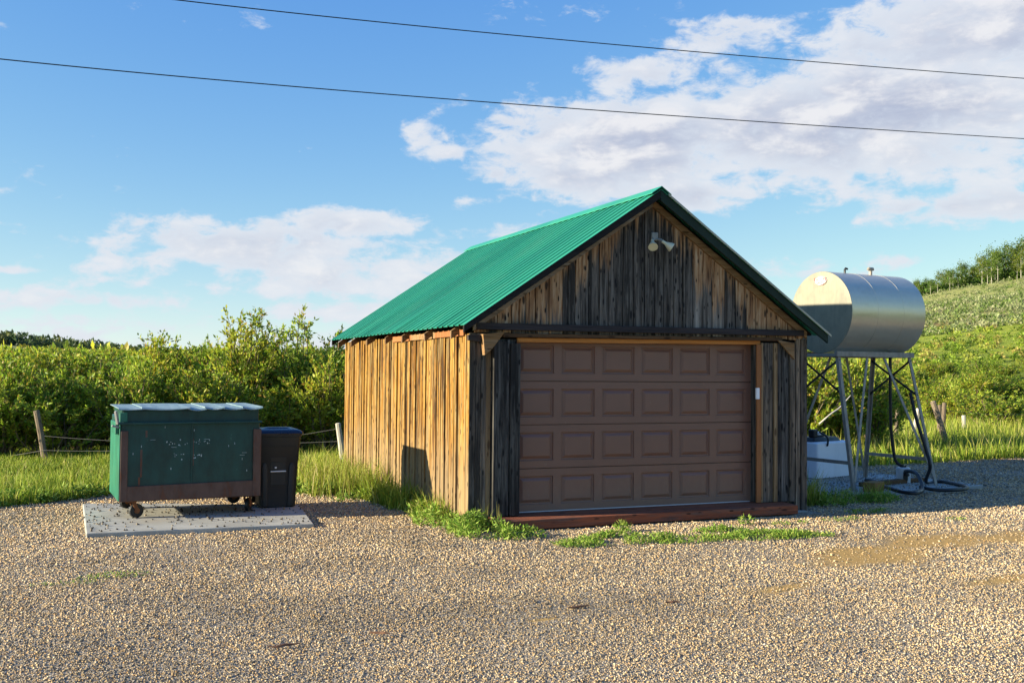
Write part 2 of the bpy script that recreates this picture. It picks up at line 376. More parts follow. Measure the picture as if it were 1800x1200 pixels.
def steel_mat():
    m, g = mat('tank_steel'); p = g.obj()
    n = g.noise(g.v('MULTIPLY', p, (1.2, 5, 5)), 1.5, 6, .6); s = g.noise(g.v('MULTIPLY', p, (14, 14, 14)), 1, 4, .6)
    c = g.ramp(g.m('ADD', g.m('MULTIPLY', n, .7), g.m('MULTIPLY', s, .3)), [(.3, (.62, .53, .40)), (.5, (.69, .60, .46)), (.7, (.74, .65, .51))])
    g.bsdf(c, g.mr(n, .35, .65, .30, .36), .60, None, .5); return m
M['tank_steel'] = steel_mat()
def cap_mat():
    m, g = mat('tank_end_paint'); p = g.obj(); n = g.noise(p, 3.5, 6, .65)
    x, y, z = g.sep(p)
    d = g.noise(g.v('MULTIPLY', p, (3, 9, 1.4)), 2, 6, .7)
    c = g.ramp(g.m('ADD', g.m('MULTIPLY', n, .6), g.m('MULTIPLY', d, .4)), [(.36, (.20, .19, .15)), (.52, (.27, .25, .185)), (.68, (.31, .285, .22))])
    g.bsdf(c, .55, 0, None, .35); return m
M['tank_end'] = cap_mat()
def concrete():
    m, g = mat('concrete'); p = g.pos(); n = g.noise(p, 1.6, 8, .65); f = g.noise(p, 60, 4, .6); q = g.noise(p, .9, 3, .5)
    c = g.ramp(n, [(.3, (.29, .28, .245)), (.55, (.39, .38, .335)), (.75, (.45, .44, .395))])
    c = g.mix(g.m('MULTIPLY', g.mr(f, .6, .75), .35), c, (.16, .15, .14))
    c = g.mix(g.m('MULTIPLY', g.mr(q, .55, .7), .4), c, (.36, .29, .19))
    g.bsdf(c, .9, 0, g.bump(f, .25, .004), .2); return m
M['concrete'] = concrete()
def vcol_mat(name, rough=.9, trans=None, spec=.15, var=.0, bump=False):
    m, g = mat(name); a = g.n('ShaderNodeVertexColor', layer_name='Col').outputs[0]
    nrm = None
    if bump: nrm = g.bump(g.noise(g.pos(), 220, 3, .6), .4, .003)
    g.bsdf(a, rough, 0, nrm, spec, trans); return m
M['stone'] = vcol_mat('stone', .88, spec=.22)
M['blade'] = vcol_mat('blade', .62, .30, .25)
def leaf_mat(name, var, hue=.0):
    m, g = mat(name); a = g.n('ShaderNodeVertexColor', layer_name='Col').outputs[0]; r = g.rnd()
    c = g.mix(1.0, a, g.ramp(r, [(0, var[0]), (.5, var[1]), (1, var[2])]), 'MULTIPLY')
    g.bsdf(c, .5, 0, None, .3, .45); return m
M['leaf'] = leaf_mat('leaf', [(.80, .98, .9), (.97, 1.04, 1), (1.14, 1.08, .85)])
M['bark'] = wood('bark', [(.13, .10, .06), (.22, .17, .11)], (.05, .04, .03), knots=False, scale=2)
M['aspen_bark'] = wood('aspen_bark', [(.45, .42, .36), (.58, .54, .46)], (.10, .09, .08), scale=.6, grain=.3)

def ground_mat():
    m, g = mat('meadow_soil'); p = g.pos(); x, y, z = g.sep(p)
    n = g.noise(p, .05, 8, .65); f = g.noise(g.v('MULTIPLY', p, (1, 1, 1)), .7, 8, .7); big = g.noise(p, .012, 5, .6)
    low = g.ramp(f, [(.3, (.06, .085, .014)), (.5, (.13, .17, .024)), (.7, (.20, .22, .045))])
    green = g.ramp(f, [(.3, (.15, .21, .024)), (.5, (.25, .30, .036)), (.7, (.36, .34, .07))])
    sage = g.ramp(f, [(.28, (.16, .18, .045)), (.48, (.28, .29, .09)), (.7, (.38, .35, .15))])
    bare = g.ramp(f, [(.3, (.16, .12, .05)), (.7, (.30, .21, .09))])
    zz = g.m('ADD', z, g.m('MULTIPLY', g.m('SUBTRACT', n, .5), 9.0))
    c = g.mix(g.mr(zz, .5, 4.0), low, green)
    c = g.mix(g.m('MULTIPLY', g.mr(zz, 8.0, 9.5), g.mr(g.noise(p, .09, 5, .6), .40, .55)), c, bare)
    c = g.mix(g.mr(zz, 9.2, 11.5), c, sage)
    g.bsdf(c, .95, 0, g.bump(f, .9, .5), .1); return m
M['meadow'] = ground_mat()
def gravel_mat():
    m, g = mat('gravel_bed'); p = g.pos()
    v = g.n('ShaderNodeTexVoronoi', feature='F1'); g.put(v.inputs['Vector'], p); v.inputs['Scale'].default_value = 55
    vc = v.outputs['Color']; vd = v.outputs['Distance']
    r0 = g.sep(vc)[0]
    c = g.ramp(r0, [(0, (.14, .12, .10)), (.2, (.30, .25, .185)), (.5, (.44, .36, .255)), (.75, (.50, .40, .27)), (1, (.58, .52, .43))])
    c = g.mix(g.mr(vd, .3, .75), c, (.20, .16, .115))
    sand = g.ramp(g.noise(p, 18, 6, .7), [(.3, (.36, .22, .075)), (.7, (.50, .32, .115))])
    big = g.noise(p, 1.1, 7, .66)
    # the worn bare patches by the corner of the yard and along the wheel tracks
    x, y, z = g.sep(p)
    def spot(cx, cy, sx, sy, ang):
        ca, sa = math.cos(ang), math.sin(ang); dx = g.m('SUBTRACT', x, cx); dy = g.m('SUBTRACT', y, cy)
        u = g.m('ADD', g.m('MULTIPLY', dx, ca/sx), g.m('MULTIPLY', dy, sa/sx)); w = g.m('ADD', g.m('MULTIPLY', dx, -sa/sy), g.m('MULTIPLY', dy, ca/sy))
        return g.m('EXPONENT', g.m('MULTIPLY', g.m('ADD', g.m('MULTIPLY', u, u), g.m('MULTIPLY', w, w)), -1.0))
    acc = None
    for s in SAND_SPOTS:
        q = spot(*s); acc = q if acc is None else g.m('MAXIMUM', acc, q)
    f = g.mr(g.m('ADD', acc, g.m('MULTIPLY', g.m('SUBTRACT', big, .5), 1.5)), .20, .85)
    c = g.mix(f, c, sand)
    h = g.m('SUBTRACT', 1.0, vd)
    g.bsdf(c, .95, 0, g.bump(g.m('MULTIPLY', h, g.m('SUBTRACT', 1.0, g.m('MULTIPLY', f, .8))), .9, .012), .15); return m
SAND_SPOTS = [(3.3, -2.95, 1.1, .55, .3), (4.7, -2.55, 1.3, .50, .1), (5.7, -2.6, 1.0, .4, .1), (1.43, -4.0, .5, .14, .25), (3.5, -4.4, .7, .2, .2), (-1.0, -4.3, .16, .05, .1), (7.4, -2.4, 1.1, .4, .1)]
M['gravel'] = gravel_mat()
M['chip'] = wood('chip', [(.15, .08, .05), (.22, .12, .075)], (.08, .04, .025), axis='x', knots=False)

# ------------------------------------------------------------------ the land
G0 = -0.15
def land_h(x, y):
    x = np.asarray(x, float); y = np.asarray(y, float)
    dx = x-CAM[0]; dy = y-CAM[1]; d = np.hypot(dx, dy); az = np.degrees(np.arctan2(dx, dy))
    h = np.full(x.shape, G0)
    h = h + .016*np.clip(d-34, 0, 260)*sst((26-az)/10)*sst((az+60)/20)                       # gentle rise under the thicket
    # the sage hill on the right
    Hc = 33*sst((az-17)/38)*sst((150-az)/50)
    t = np.clip((d-46)/300, 0, 1.25)
    h = h + Hc*(t**1.12)*(1-.20*np.clip(t-1, 0, 1))
    h = h + (fbm(x, y, 42, 5)-.5)*3.0*sst((d-60)/80)*sst((az-20)/10) + (fbm(x, y, 90, 8)-.5)*4*sst((d-140)/100)
    # the wooded rise far to the left
    hl = 13*np.exp(-((az+5.5)/7.5)**2)*sst((d-520)/300)+4*sst((d-600)/500)
    h = h + hl
    h = h + (fbm(x, y, 1.7, 21)-.5)*.10*sst((d-15)/8)
    return h
def yard_h(x, y):
    x = np.asarray(x, float); y = np.asarray(y, float)
    b = .11*np.exp(-((x-9.2)/2.6)**2-((y+.9)/1.1)**2)
    return G0 + b + (fbm(x, y, 2.3, 31)-.5)*.05*sst((np.hypot(x-2.4, y-3.0)-3.5)/2)
def polar_grid():
    rs = np.concatenate([np.linspace(.5, 30, 40), np.geomspace(31, 2600, 120)]); az = np.radians(np.concatenate([np.linspace(-20, 72, 186), np.linspace(74, 338, 90)]))
    A, Rr = np.meshgrid(az, rs); x = CAM[0]+Rr*np.sin(A); y = CAM[1]+Rr*np.cos(A)
    z = land_h(x, y)-.02
    V = np.stack([x, y, z], -1).reshape(-1, 3); na = len(az); nr = len(rs)
    i, j = np.meshgrid(np.arange(nr-1), np.arange(na), indexing='ij'); j2 = (j+1) % na
    Fc = np.stack([i*na+j, (i+1)*na+j, (i+1)*na+j2, i*na+j2], -1).reshape(-1, 4)[:, ::-1]
    V = np.vstack([V, [[CAM[0], CAM[1], G0-.02]]])
    return V, Fc
V, Fc = polar_grid()
link('meadow', np_mesh('meadow', V, Fc, smooth=True), M['meadow'], kind='structure')
YARD = [(-16, -14), (16, -14), (22, -6), (23, 6.5), (16.5, 5.9), (13.5, 5.5), (11, 5.2), (9.4, 5.4), (8, 6.2), (5.2, 6.4), (4.9, 3), (.2, 3.0), (-.12, 1.5), (-.32, 2.3), (-.62, 3.9), (-1.1, 4.3), (-2.6, 4.7), (-3.84, 4.95), (-4.5, 4.5), (-5.2, 4.0), (-7.5, 3.0), (-16, 1)]
def build_yard():
    c = .16; xs = np.arange(-16, 23.2, c); ys = np.arange(-14, 6.7, c)
    X, Y = np.meshgrid(xs, ys); ok = inside(YARD, X.ravel(), Y.ravel()).reshape(X.shape)
    Z = yard_h(X, Y)+.006
    V = np.stack([X, Y, Z], -1).reshape(-1, 3); nx = len(xs)
    i, j = np.meshgrid(np.arange(len(ys)-1), np.arange(nx-1), indexing='ij')
    q = ok[:-1, :-1] & ok[1:, :-1] & ok[:-1, 1:] & ok[1:, 1:]
    Fc = np.stack([i*nx+j, i*nx+j+1, (i+1)*nx+j+1, (i+1)*nx+j], -1)[q]
    link('gravel_yard', np_mesh('gravel_yard', V, Fc, smooth=True), M['gravel'], kind='structure')
build_yard()
PAD = [(-4.15, .87), (-1.67, .76), (-1.50, 2.55), (-4.19, 3.6)]
TANK_YAW = R(90-84)                             # the tank's axis swings this far from +x towards +y
TC = at_depth(1443, 549, 16.6); TA = np.array([math.cos(TANK_YAW), math.sin(TANK_YAW), 0]); TN = np.array([-math.sin(TANK_YAW), math.cos(TANK_YAW), 0])
TR, TL = .665, 1.68
TB = TC + TA*TL/2                                # middle of the tank
def tl(u, v, z): return TB + TA*u + TN*v + np.array([0, 0, z-TB[2]])
TPAD = [tuple(tl(u, v, 0)[:2]) for u, v in ((-1.9, -1.05), (1.75, -1.05), (1.75, 1.7), (-1.9, 1.7))]

# loose stones on the yard (one mass): small broken pieces, finer near the camera
def build_gravel():
    n = 1700000
    x = RNG.uniform(-12, 16.5, n); y = RNG.uniform(-7.5, 6.2, n)
    dx = x-CAM[0]; dy = y-CAM[1]; dep = dx*FW[0]+dy*FW[1]; lat = dx*RT[0]+dy*RT[1]
    dens = np.interp(dep, [5, 7, 9, 12, 16, 20], [6600, 5100, 3300, 1750, 850, 480])
    keep = (dep > 4.9) & (np.abs(lat)/dep < .56) & inside(YARD, x, y)
    area_d = n/(28.5*13.7)
    sp = np.zeros(n)
    for cx, cy, sx, sy, a in SAND_SPOTS:
        u = ((x-cx)*math.cos(a)+(y-cy)*math.sin(a))/sx; w = (-(x-cx)*math.sin(a)+(y-cy)*math.cos(a))/sy
        sp = np.maximum(sp, np.exp(-u*u-w*w))
    sand = sst((sp+(fbm(x, y, .7, 44)-.5)*.9-.22)/.55)
    patch = np.clip(.05+1.7*fbm(x, y, 1.1, 61), .25, 1.25)
    keep &= RNG.random(n) < dens/area_d*(1-.80*sand)*patch
    for poly in (PAD, TPAD): keep &= ~inside(poly, x, y)
    keep &= ~((x > -.03) & (x < W_SHED+.03) & (y > -.36) & (y < D_SHED))
    x = x[keep]; y = y[keep]; dep = dep[keep]; n = len(x)
    size = np.interp(dep, [5, 8, 12, 18], [.0046, .0060, .0084, .0125])*np.clip(RNG.lognormal(0, .36, n), .5, 1.75)
    base = np.array([[1, 0, 0], [-.5, .87, 0], [-.5, -.87, 0], [0, 0, 1], [0, 0, -1]], float)*1.08
    fo = np.array([[0, 1, 3], [1, 2, 3], [2, 0, 3], [1, 0, 4], [2, 1, 4], [0, 2, 4]])
    V = base[None]*RNG.uniform(.65, 1.25, (n, 5, 1)) + RNG.normal(0, .16, (n, 5, 3))
    q = RNG.normal(size=(n, 4)); q /= np.linalg.norm(q, axis=1, keepdims=True); w, a, b, c = q.T
    Rm = np.stack([1-2*(b*b+c*c), 2*(a*b-c*w), 2*(a*c+b*w), 2*(a*b+c*w), 1-2*(a*a+c*c), 2*(b*c-a*w), 2*(a*c-b*w), 2*(b*c+a*w), 1-2*(a*a+b*b)], -1).reshape(n, 3, 3)
    V = np.einsum('nij,nkj->nki', Rm, V*RNG.uniform(.65, 1.35, (n, 1, 3)))*size[:, None, None]
    V[:, :, 2] *= .8
    z = yard_h(x, y)+.006+size*RNG.uniform(.05, .75, n)
    V += np.stack([x, y, z], -1)[:, None, :]
    pal = np.array([(.44, .33, .205), (.38, .28, .165), (.50, .41, .29), (.31, .265, .22), (.18, .165, .155), (.11, .10, .09), (.43, .27, .13), (.52, .45, .35), (.36, .265, .19), (.25, .185, .115)])
    ci = RNG.choice(len(pal), n, p=[.19, .18, .12, .12, .10, .08, .05, .03, .07, .06])
    col = pal[ci]*RNG.uniform(.75, 1.2, (n, 1))*(.42+.62*fbm(x, y, .8, 77, 3)+.62*fbm(x, y, 3.2, 78, 3))[:, None]*np.array([1.30, 1.25, 1.12])
    Fc = (fo[None]+np.arange(n)[:, None, None]*5).reshape(-1, 3)
    link('loose_gravel', np_mesh('loose_gravel', V.reshape(-1, 3), Fc, np.repeat(col, 5, 0)), M['stone'], kind='stuff')
    return n
print('stones', build_gravel())

# ------------------------------------------------------------------ concrete pads
def pad(name, poly, z1, label, rough=.0, kind=None):
    mb = MB(); top = [(x, y, z1) for x, y in poly]
    mb.prism(top, (0, 0, -.16)); return mb.build(name, M['concrete'], None, .012, 2, label=label, cat='concrete pad')
pad('concrete_pad', PAD, -.098, 'pale concrete slab under the green dumpster, flecked with dark crumbs')
pad('concrete_pad', TPAD, -.085, 'concrete slab under the steel fuel tank stand, scattered with gravel')

# ------------------------------------------------------------------ the shed
shed = empty('shed', (0, 0, 0), label='weathered plank garage shed with green metal roof and brown door', cat='shed')
def rake_z(x): return RIDGE_Z - abs(x-W_SHED/2)*ROOF_SLOPE
def plank(name, m, parent, a, b, width, face, thick=.024, wob=.004):
    pass
def vboard(parent, m, axis, c0, c1, fixed, out, z0, z1a, z1b=None, thick=.022, name='plank'):
    """a vertical board; axis 'x': runs c0..c1 in x on the plane y=fixed facing -y; axis 'y': in y on the plane x=fixed facing -x"""
    z1b = z1a if z1b is None else z1b; t = random.uniform(-.003, .003)
    o0 = fixed-thick-out
    w = random.uniform(-.003, .003)
    if axis == 'x': p = [(c0+w, o0+t, z0), (c1+w, o0-t, z0), (c1+w, fixed, z0), (c0+w, fixed, z0), (c0, o0, z1a), (c1, o0, z1b), (c1, fixed, z1b), (c0, fixed, z1a)]
    else: p = [(o0+t, c1+w, z0), (o0-t, c0+w, z0), (fixed, c0+w, z0), (fixed, c1+w, z0), (o0, c1, z1a), (o0, c0, z1b), (fixed, c0, z1b), (fixed, c1, z1a)]
    return MB().hexa(p).build(name, m, parent, .0025)
# solid walls behind the boards
M['gap'] = metal_paint('gap', (.008, .007, .007), .9, spec=.05)
wl = MB().box(.024, .07, .03, D_SHED-.02, G0, 2.17).build('side_wall', M['gap'], shed)
wr = MB().box(W_SHED-.05, W_SHED, .03, D_SHED, G0, 2.17).build('side_wall', M['front_wood'], shed)
bk = MB().prism([(0.07, D_SHED, G0), (W_SHED-.05, D_SHED, G0), (W_SHED-.05, D_SHED, 2.2), (W_SHED/2, D_SHED, RIDGE_Z-.12), (.07, D_SHED, 2.2)], (0, -.05, 0)).build('back_wall', M['front_wood'], shed)
fr = MB().prism([(.07, .03, 2.1), (W_SHED-.05, .03, 2.1), (W_SHED-.05, .03, 2.22), (W_SHED/2, .03, RIDGE_Z-.14), (.07, .03, 2.22)], (0, .04, 0)).build('gable_wall', M['gap'], shed)
fl = MB().box(.07, .60, .03, .08, G0, 2.1).build('front_wall', M['dark_wood'], shed)
fl2 = MB().box(4.126, W_SHED-.05, .03, .08, G0, 2.1).build('front_wall', M['dark_wood'], shed)
# left side boards
y = .03; k = 0
while y < D_SHED-.05:
    w = random.choice([.055, .07, .08, .09, .10, .12, .14]); w = min(w, D_SHED-y)
    top = 2.145+random.uniform(-.006, .012) if y < 3.15 else 2.20
    vboard(wl, M['side_wood'], 'y', y+.004, y+w-.006, .022, random.choice([0, .0, .006, .012, .018]), G0-.02+random.uniform(0, .02), top); y += w; k += 1
# battens on a few joints
for yb in (.42, 1.02, 1.78, 2.6, 3.42, 4.1, 4.9, 5.6):
    vboard(wl, M['side_wood'], 'y', yb, yb+.045, .0, .012, G0, 2.14, thick=.016, name='batten')
# ledger under the eave and the rafter tails
MB().box(-.045, -.016, .14, 1.22, 2.135, 2.215).build('ledger_board', M['orange_jamb'], shed, .004)
MB().box(-.042, -.016, 1.225, 2.28, 2.130, 2.212).build('ledger_board', M['gusset_wood'], shed, .004)
MB().box(-.044, -.016, 2.285, 3.18, 2.128, 2.208).build('ledger_board', M['orange_jamb'], shed, .004)
TH = math.atan(ROOF_SLOPE)
for yr in (.30, 1.33, 2.35, 3.2, 4.26, 5.29, 6.2):
    for sgn in (-1, 1):
        ex = -EAVE_OUT+.03 if sgn < 0 else W_SHED+EAVE_OUT-.03; ix = ex-sgn*1.6
        z = lambda x: rake_z(x)-.075
        dz = .13
        MB().prism([(ex, yr-.022, z(ex)), (ex, yr-.022, z(ex)-dz+.03), (ix, yr-.022, z(ix)-dz), (ix, yr-.022, z(ix))], (0, .044, 0)).build('rafter', M['rafter_wood'], shed, .003)
# gable boards
x = .045; 
while x < W_SHED-.05:
    w = random.choice([.13, .15, .155, .16, .175, .185]); w = min(w, W_SHED-.04-x)
    if w < .05: break
    c0, c1 = x+.005, x+w-.006; ap = W_SHED/2
    zt = lambda q: rake_z(q)-.10
    out = random.choice([0, .003, .006, .012])
    if c0 < ap < c1:
        mb = MB(); o0 = .026-.024-out
        mb.prism([(c0, o0, 2.172), (c1, o0, 2.172), (c1, o0, zt(c1)), (ap, o0, zt(ap)), (c0, o0, zt(c0))], (0, .024+out, 0)); mb.build('plank', M['gable_wood'], fr, .002)
    else: vboard(fr, M['gable_wood'], 'x', c0, c1, .026, out, 2.165+random.uniform(0, .02), zt(c0), zt(c1))
    x += w
# narrow battens that cover some gable joints
for xb in (.62, 1.27, 1.83, 2.31, 2.92, 3.36, 3.9):
    vboard(fr, M['gable_wood'], 'x', xb, xb+.022, .0, .004, 2.30, rake_z(xb)-.11, rake_z(xb+.022)-.11, thick=.012, name='batten')
# drip board, header, orange strip
def tilt_board(name, m, x0, x1, z0, z1, y0, y1, rise, **kw):
    return MB().hexa([(x0, y0, z0), (x1, y0, z0+rise), (x1, y1, z0+rise), (x0, y1, z0), (x0, y0, z1), (x1, y0, z1+rise), (x1, y1, z1+rise), (x0, y1, z1)]).build(name, m, shed, .004, **kw)
tilt_board('drip_board', M['beam_wood'], .05, 4.80, 2.205, 2.285, -.062, -.014, .022)
tilt_board('header_board', M['header_wood'], .40, 4.46, 2.122, 2.168, -.034, .029, .032)
tilt_board('header_trim', M['orange_wood'], .60, 4.13, 2.068, 2.120, .006, .10, .034)
# boards left of the door
zb = G0-.01
for a, b, m, out in ((-.012, .062, 'front_wood', .012), (.066, .128, 'front_wood', .004), (.132, .196, 'front_wood', .010), (.20, .262, 'tan_wood', .0)):
    vboard(fl, M[m], 'x', a, b, .026, out, zb, 2.162)
vboard(fl, M['side_wood'], 'y', -.008, .026, -.002, .0, zb, 2.13, thick=.018, name='corner_board')
for a, b, out, z1 in ((.268, .445, .075, 2.07), (.452, .475, .055, 2.09), (.480, .605, .085, 2.045)):
    vboard(fl, M['dark_wood'], 'x', a, b, .026, out, .004, z1, thick=.03)
# boards right of the door
MB().box(4.052, 4.124, -.030, .0, .004, 2.10).build('door_jamb', M['orange_jamb'], shed, .003)
MB().box(4.076, 4.122, .002, .15, .004, 2.10).build('jamb_side', M['dark_wood'], shed, .003)  # dark strip down the right side of the door opening
MB().box(.575, .605, .026, .15, .004, 2.10).build('door_jamb', M['dark_wood'], shed, .003)
for a, b, m, out in ((4.128, 4.152, 'tan_wood', .03), (4.158, 4.262, 'front_wood', .02), (4.268, 4.325, 'front_wood', .01), (4.330, 4.385, 'tan_wood', .03), (4.390, 4.455, 'dark_wood', .01), (4.460, 4.575, 'dark_wood', .02), (4.580, 4.66, 'front_wood', .05), (4.664, 4.70, 'dark_wood', 0)):
    vboard(fl2, M[m], 'x', a, b, .026, out, .004, 2.125)
for a, b, m, out in ((4.704, 4.775, 'front_wood', .012), (4.780, W_SHED+.005, 'front_wood', .022)):
    vboard(fl2, M[m], 'x', a, b, .026, out, zb-.02, 2.19)
# gussets
MB().prism([(.115, -.10, 2.150), (.40, -.10, 2.185), (.225, -.10, 1.965), (.140, -.10, 1.90)], (0, .09, 0)).build('gusset', M['gusset_wood'], shed, .004)
MB().prism([(4.355, -.075, 2.165), (4.63, -.075, 2.13), (4.63, -.075, 1.905)], (0, .03, 0)).build('gusset', M['gusset_wood'], shed, .004)
MB().hexa([(-.05, -.05, 2.075), (.11, -.05, 2.06), (.11, -.01, 2.06), (-.05, -.01, 2.075), (-.05, -.05, 2.14), (.11, -.05, 2.145), (.11, -.01, 2.145), (-.05, -.01, 2.14)]).build('corner_block', M['beam_wood'], shed, .004)
# sill plank
MB().hexa([(.27, -.335, -.13), (4.51, -.30, -.125), (4.51, .15, -.125), (.27, .15, -.13), (.23, -.335, -.018), (4.51, -.30, -.012), (4.51, .15, .0), (.23, .15, .0)]).build('sill_plank', M['sill_wood'], shed, .006)
MB().box(.05, W_SHED-.05, -.10, .2, G0-.06, -.126).build('footing', M['concrete'], shed)

# garage door: four sections, six raised panels in each
DY = .14; DX0, DX1 = .607, 4.075; SEC = 2.13/4; PC, PH, PW = .5682, .6856, .4641
door = MB().box(DX0, DX1, DY+.045, DY+.06, 0, 2.13).build('garage_door', M['door_paint'], shed)
def section_mesh():
    mb = MB(); xs = [DX0] + [q for i in range(6) for q in (PH+i*PC, PH+i*PC+PW)] + [DX1]
    z0, z1, a, b = .005, SEC-.005, .094, SEC-.094
    yf, yb = DY, DY+.044
    mb.box(xs[0], xs[-1], yf, yb, z0, a); mb.box(xs[0], xs[-1], yf, yb, b, z1)
    for i in range(7): mb.box(xs[2*i], xs[2*i+1], yf, yb, a, b)
    me = mb.mesh('door_section'); return me
def panel_mesh():
    # embossed panel: outer slope down, flat groove, slope up to a raised field
    mb = MB(); w, h = PW, SEC-.188
    def ringq(i, yy): return [(i, yy, i), (w-i, yy, i), (w-i, yy, h-i), (i, yy, h-i)]
    lv = [ringq(0, .0), ringq(.007, .018), ringq(.020, .020), ringq(.056, .0), ringq(.060, -.001)]
    vs = [p for r in lv for p in r]; fs = []
    for r in range(len(lv)-1):
        for i in range(4): fs.append((r*4+i, r*4+(i+1) % 4, (r+1)*4+(i+1) % 4, (r+1)*4+i))
    b = (len(lv)-1)*4; fs.append((b, b+1, b+2, b+3)); mb.add(vs, fs)
    me = mb.mesh('raised_panel'); return me
sm, pm = section_mesh(), panel_mesh(); sm.materials.append(M['door_paint']); pm.materials.append(M['door_paint'])
for j in range(4):
    s = link('door_section', sm, None, door); s.location = (0, 0, j*SEC)
    for i in range(6):
        p = link('raised_panel', pm, None, door); p.location = (PH+i*PC, DY, j*SEC+.094)
MB().box(DX0, DX1-.02, DY-.004, DY+.03, .0025, .014).build('bottom_seal', M['seal'], door)

# roof: two corrugated metal sheets, ridge cap, fly rafters and rake boards
Y0, Y1 = -.255, 6.615
def roof_sheet(sgn):
    per = .200; prof = [(0, 0), (.120, 0), (.127, .019), (.172, .019), (.179, 0)]
    ys = []; yy = Y0
    while yy < Y1:
        for a, b in prof:
            if yy+a < Y1: ys.append((yy+a, b))
        yy += per
    ys.append((Y1, 0)); nx, nz = math.sin(TH)*sgn, math.cos(TH)
    ex = W_SHED/2+sgn*(W_SHED/2+EAVE_OUT); ax = W_SHED/2
    rng = random.Random(3); vs = []; fs = []
    cut = [0, .33, .66, 1]
    for (yv, b) in ys:
        for t in cut:
            x_ = ax+(ex-ax)*t; z_ = RIDGE_Z-.004-(RIDGE_Z-EAVE_Z)*t - .012*math.sin(math.pi*t)*0
            if t == 1: x_ += sgn*rng.uniform(-.004, .006)
            for th in (0, -.004): vs.append((x_+nx*(b+th), yv, z_+nz*(b+th)))
    m = len(cut)*2
    for i in range(len(ys)-1):
        for c in range(len(cut)-1):
            a = i*m+c*2; fs.append((a, a+2, a+m+2, a+m)); fs.append((a+1, a+m+1, a+m+3, a+3))
        e = i*m+(len(cut)-1)*2; fs.append((e, e+1, e+m+1, e+m))
    for base in (0, (len(ys)-1)*m):
        for c in range(len(cut)-1): a = base+c*2; fs.append((a, a+1, a+3, a+2))
    return MB().add(vs, fs)
roof = MB()
for sgn in (-1, 1):                              # solid deck under the metal
    ex = W_SHED/2+sgn*(W_SHED/2+EAVE_OUT-.04)
    roof.prism([(W_SHED/2, .06, RIDGE_Z-.012), (ex, .06, rake_z(ex)-.012), (ex, .06, rake_z(ex)-.034), (W_SHED/2, .06, RIDGE_Z-.034)], (0, D_SHED-.02, 0))
roof = roof.build('roof', M['fly_wood'], shed)
for sgn in (-1, 1): roof_sheet(sgn).build('roof_sheet', M['roof_metal'], roof)
cap = MB()
for sgn in (-1, 1):
    a = np.array([W_SHED/2, Y0-.01, RIDGE_Z+.035]); L = .17
    b = a+np.array([sgn*L*math.cos(TH), 0, -L*math.sin(TH)])
    cap.prism([tuple(a), tuple(b), tuple(b-np.array([0, 0, .010])), tuple(a-np.array([0, 0, .010]))], (0, Y1-Y0+.02, 0))
cap.build('ridge_cap', M['roof_metal'], roof)
for sgn in (-1, 1):
    ex = W_SHED/2+sgn*(W_SHED/2+EAVE_OUT-.005); mx = W_SHED/2
    for yy, nm, m, th, top, dep in ((Y0+.012, 'fly_rafter', 'fly_wood', .038, .014, .10 if sgn < 0 else .135), (Y1-.05, 'fly_rafter', 'fly_wood', .038, .014, .115)):
        MB().prism([(mx, yy, RIDGE_Z-top), (ex, yy, rake_z(ex)-top), (ex, yy, rake_z(ex)-top-dep*.8), (mx, yy, RIDGE_Z-top-dep)], (0, th, 0)).build(nm, M[m if sgn < 0 else 'roof_under'], roof, .003)
    ex2 = mx+sgn*(W_SHED/2-.02)
    MB().prism([(mx, -.05, RIDGE_Z-.10), (ex2, -.05, rake_z(ex2)-.10), (ex2, -.05, rake_z(ex2)-.195), (mx, -.05, RIDGE_Z-.195)], (0, .044, 0)).build('rake_board', M['rake_wood' if sgn < 0 else 'gusset_wood'], shed, .003)
    if sgn > 0:
        e1 = mx+W_SHED/2+EAVE_OUT+.03
        MB().prism([(mx+.1, Y0-.012, rake_z(mx+.1)+.016), (e1, Y0-.012, rake_z(e1)+.016), (e1, Y0-.012, rake_z(e1)-.012), (mx+.1, Y0-.012, rake_z(mx+.1)-.012)], (0, .010, 0)).build('rake_trim', M['roof_trim'], roof)

# twin flood light on the gable
fx, fy, fz = 2.47, 0.0, 3.44
light = empty('flood_light', (fx, fy, fz), label='white twin-headed flood light on the gable above the door', cat='light')
MB().box(-.045, .045, -.055, -.012, -.045, .06).build('junction_box', M['galv'], light, .008)
for sgn in (-1, 1):
    a = np.array([sgn*.03, -.05, -.03]); b = np.array([sgn*.085, -.13, -.075])
    hd = np.array([-.30, -.62, -.62] if sgn < 0 else [.72, -.30, -.52]); hd /= np.linalg.norm(hd)
    arm = MB().tube([a, (a+b)/2+np.array([0, -.01, .01]), b], .017, 8).build('lamp_arm', M['galv'], light, smooth=True)
    pr = [b-hd*.03, b+hd*.02, b+hd*.04, b+hd*.085, b+hd*.118, b+hd*.121, b+hd*.105, b+hd*.07]
    MB().tube(pr, [.020, .022, .032, .052, .062, .058, .046, .020], 16).build('lamp_head', M['lamp_white'], light, smooth=True)
# door keypad
kp = MB().box(4.020, 4.072, -.062, -.0325, 1.375, 1.525).build('keypad', M['white_plastic'], None, .006, 2, label='small white keypad on the orange door jamb', cat='keypad')

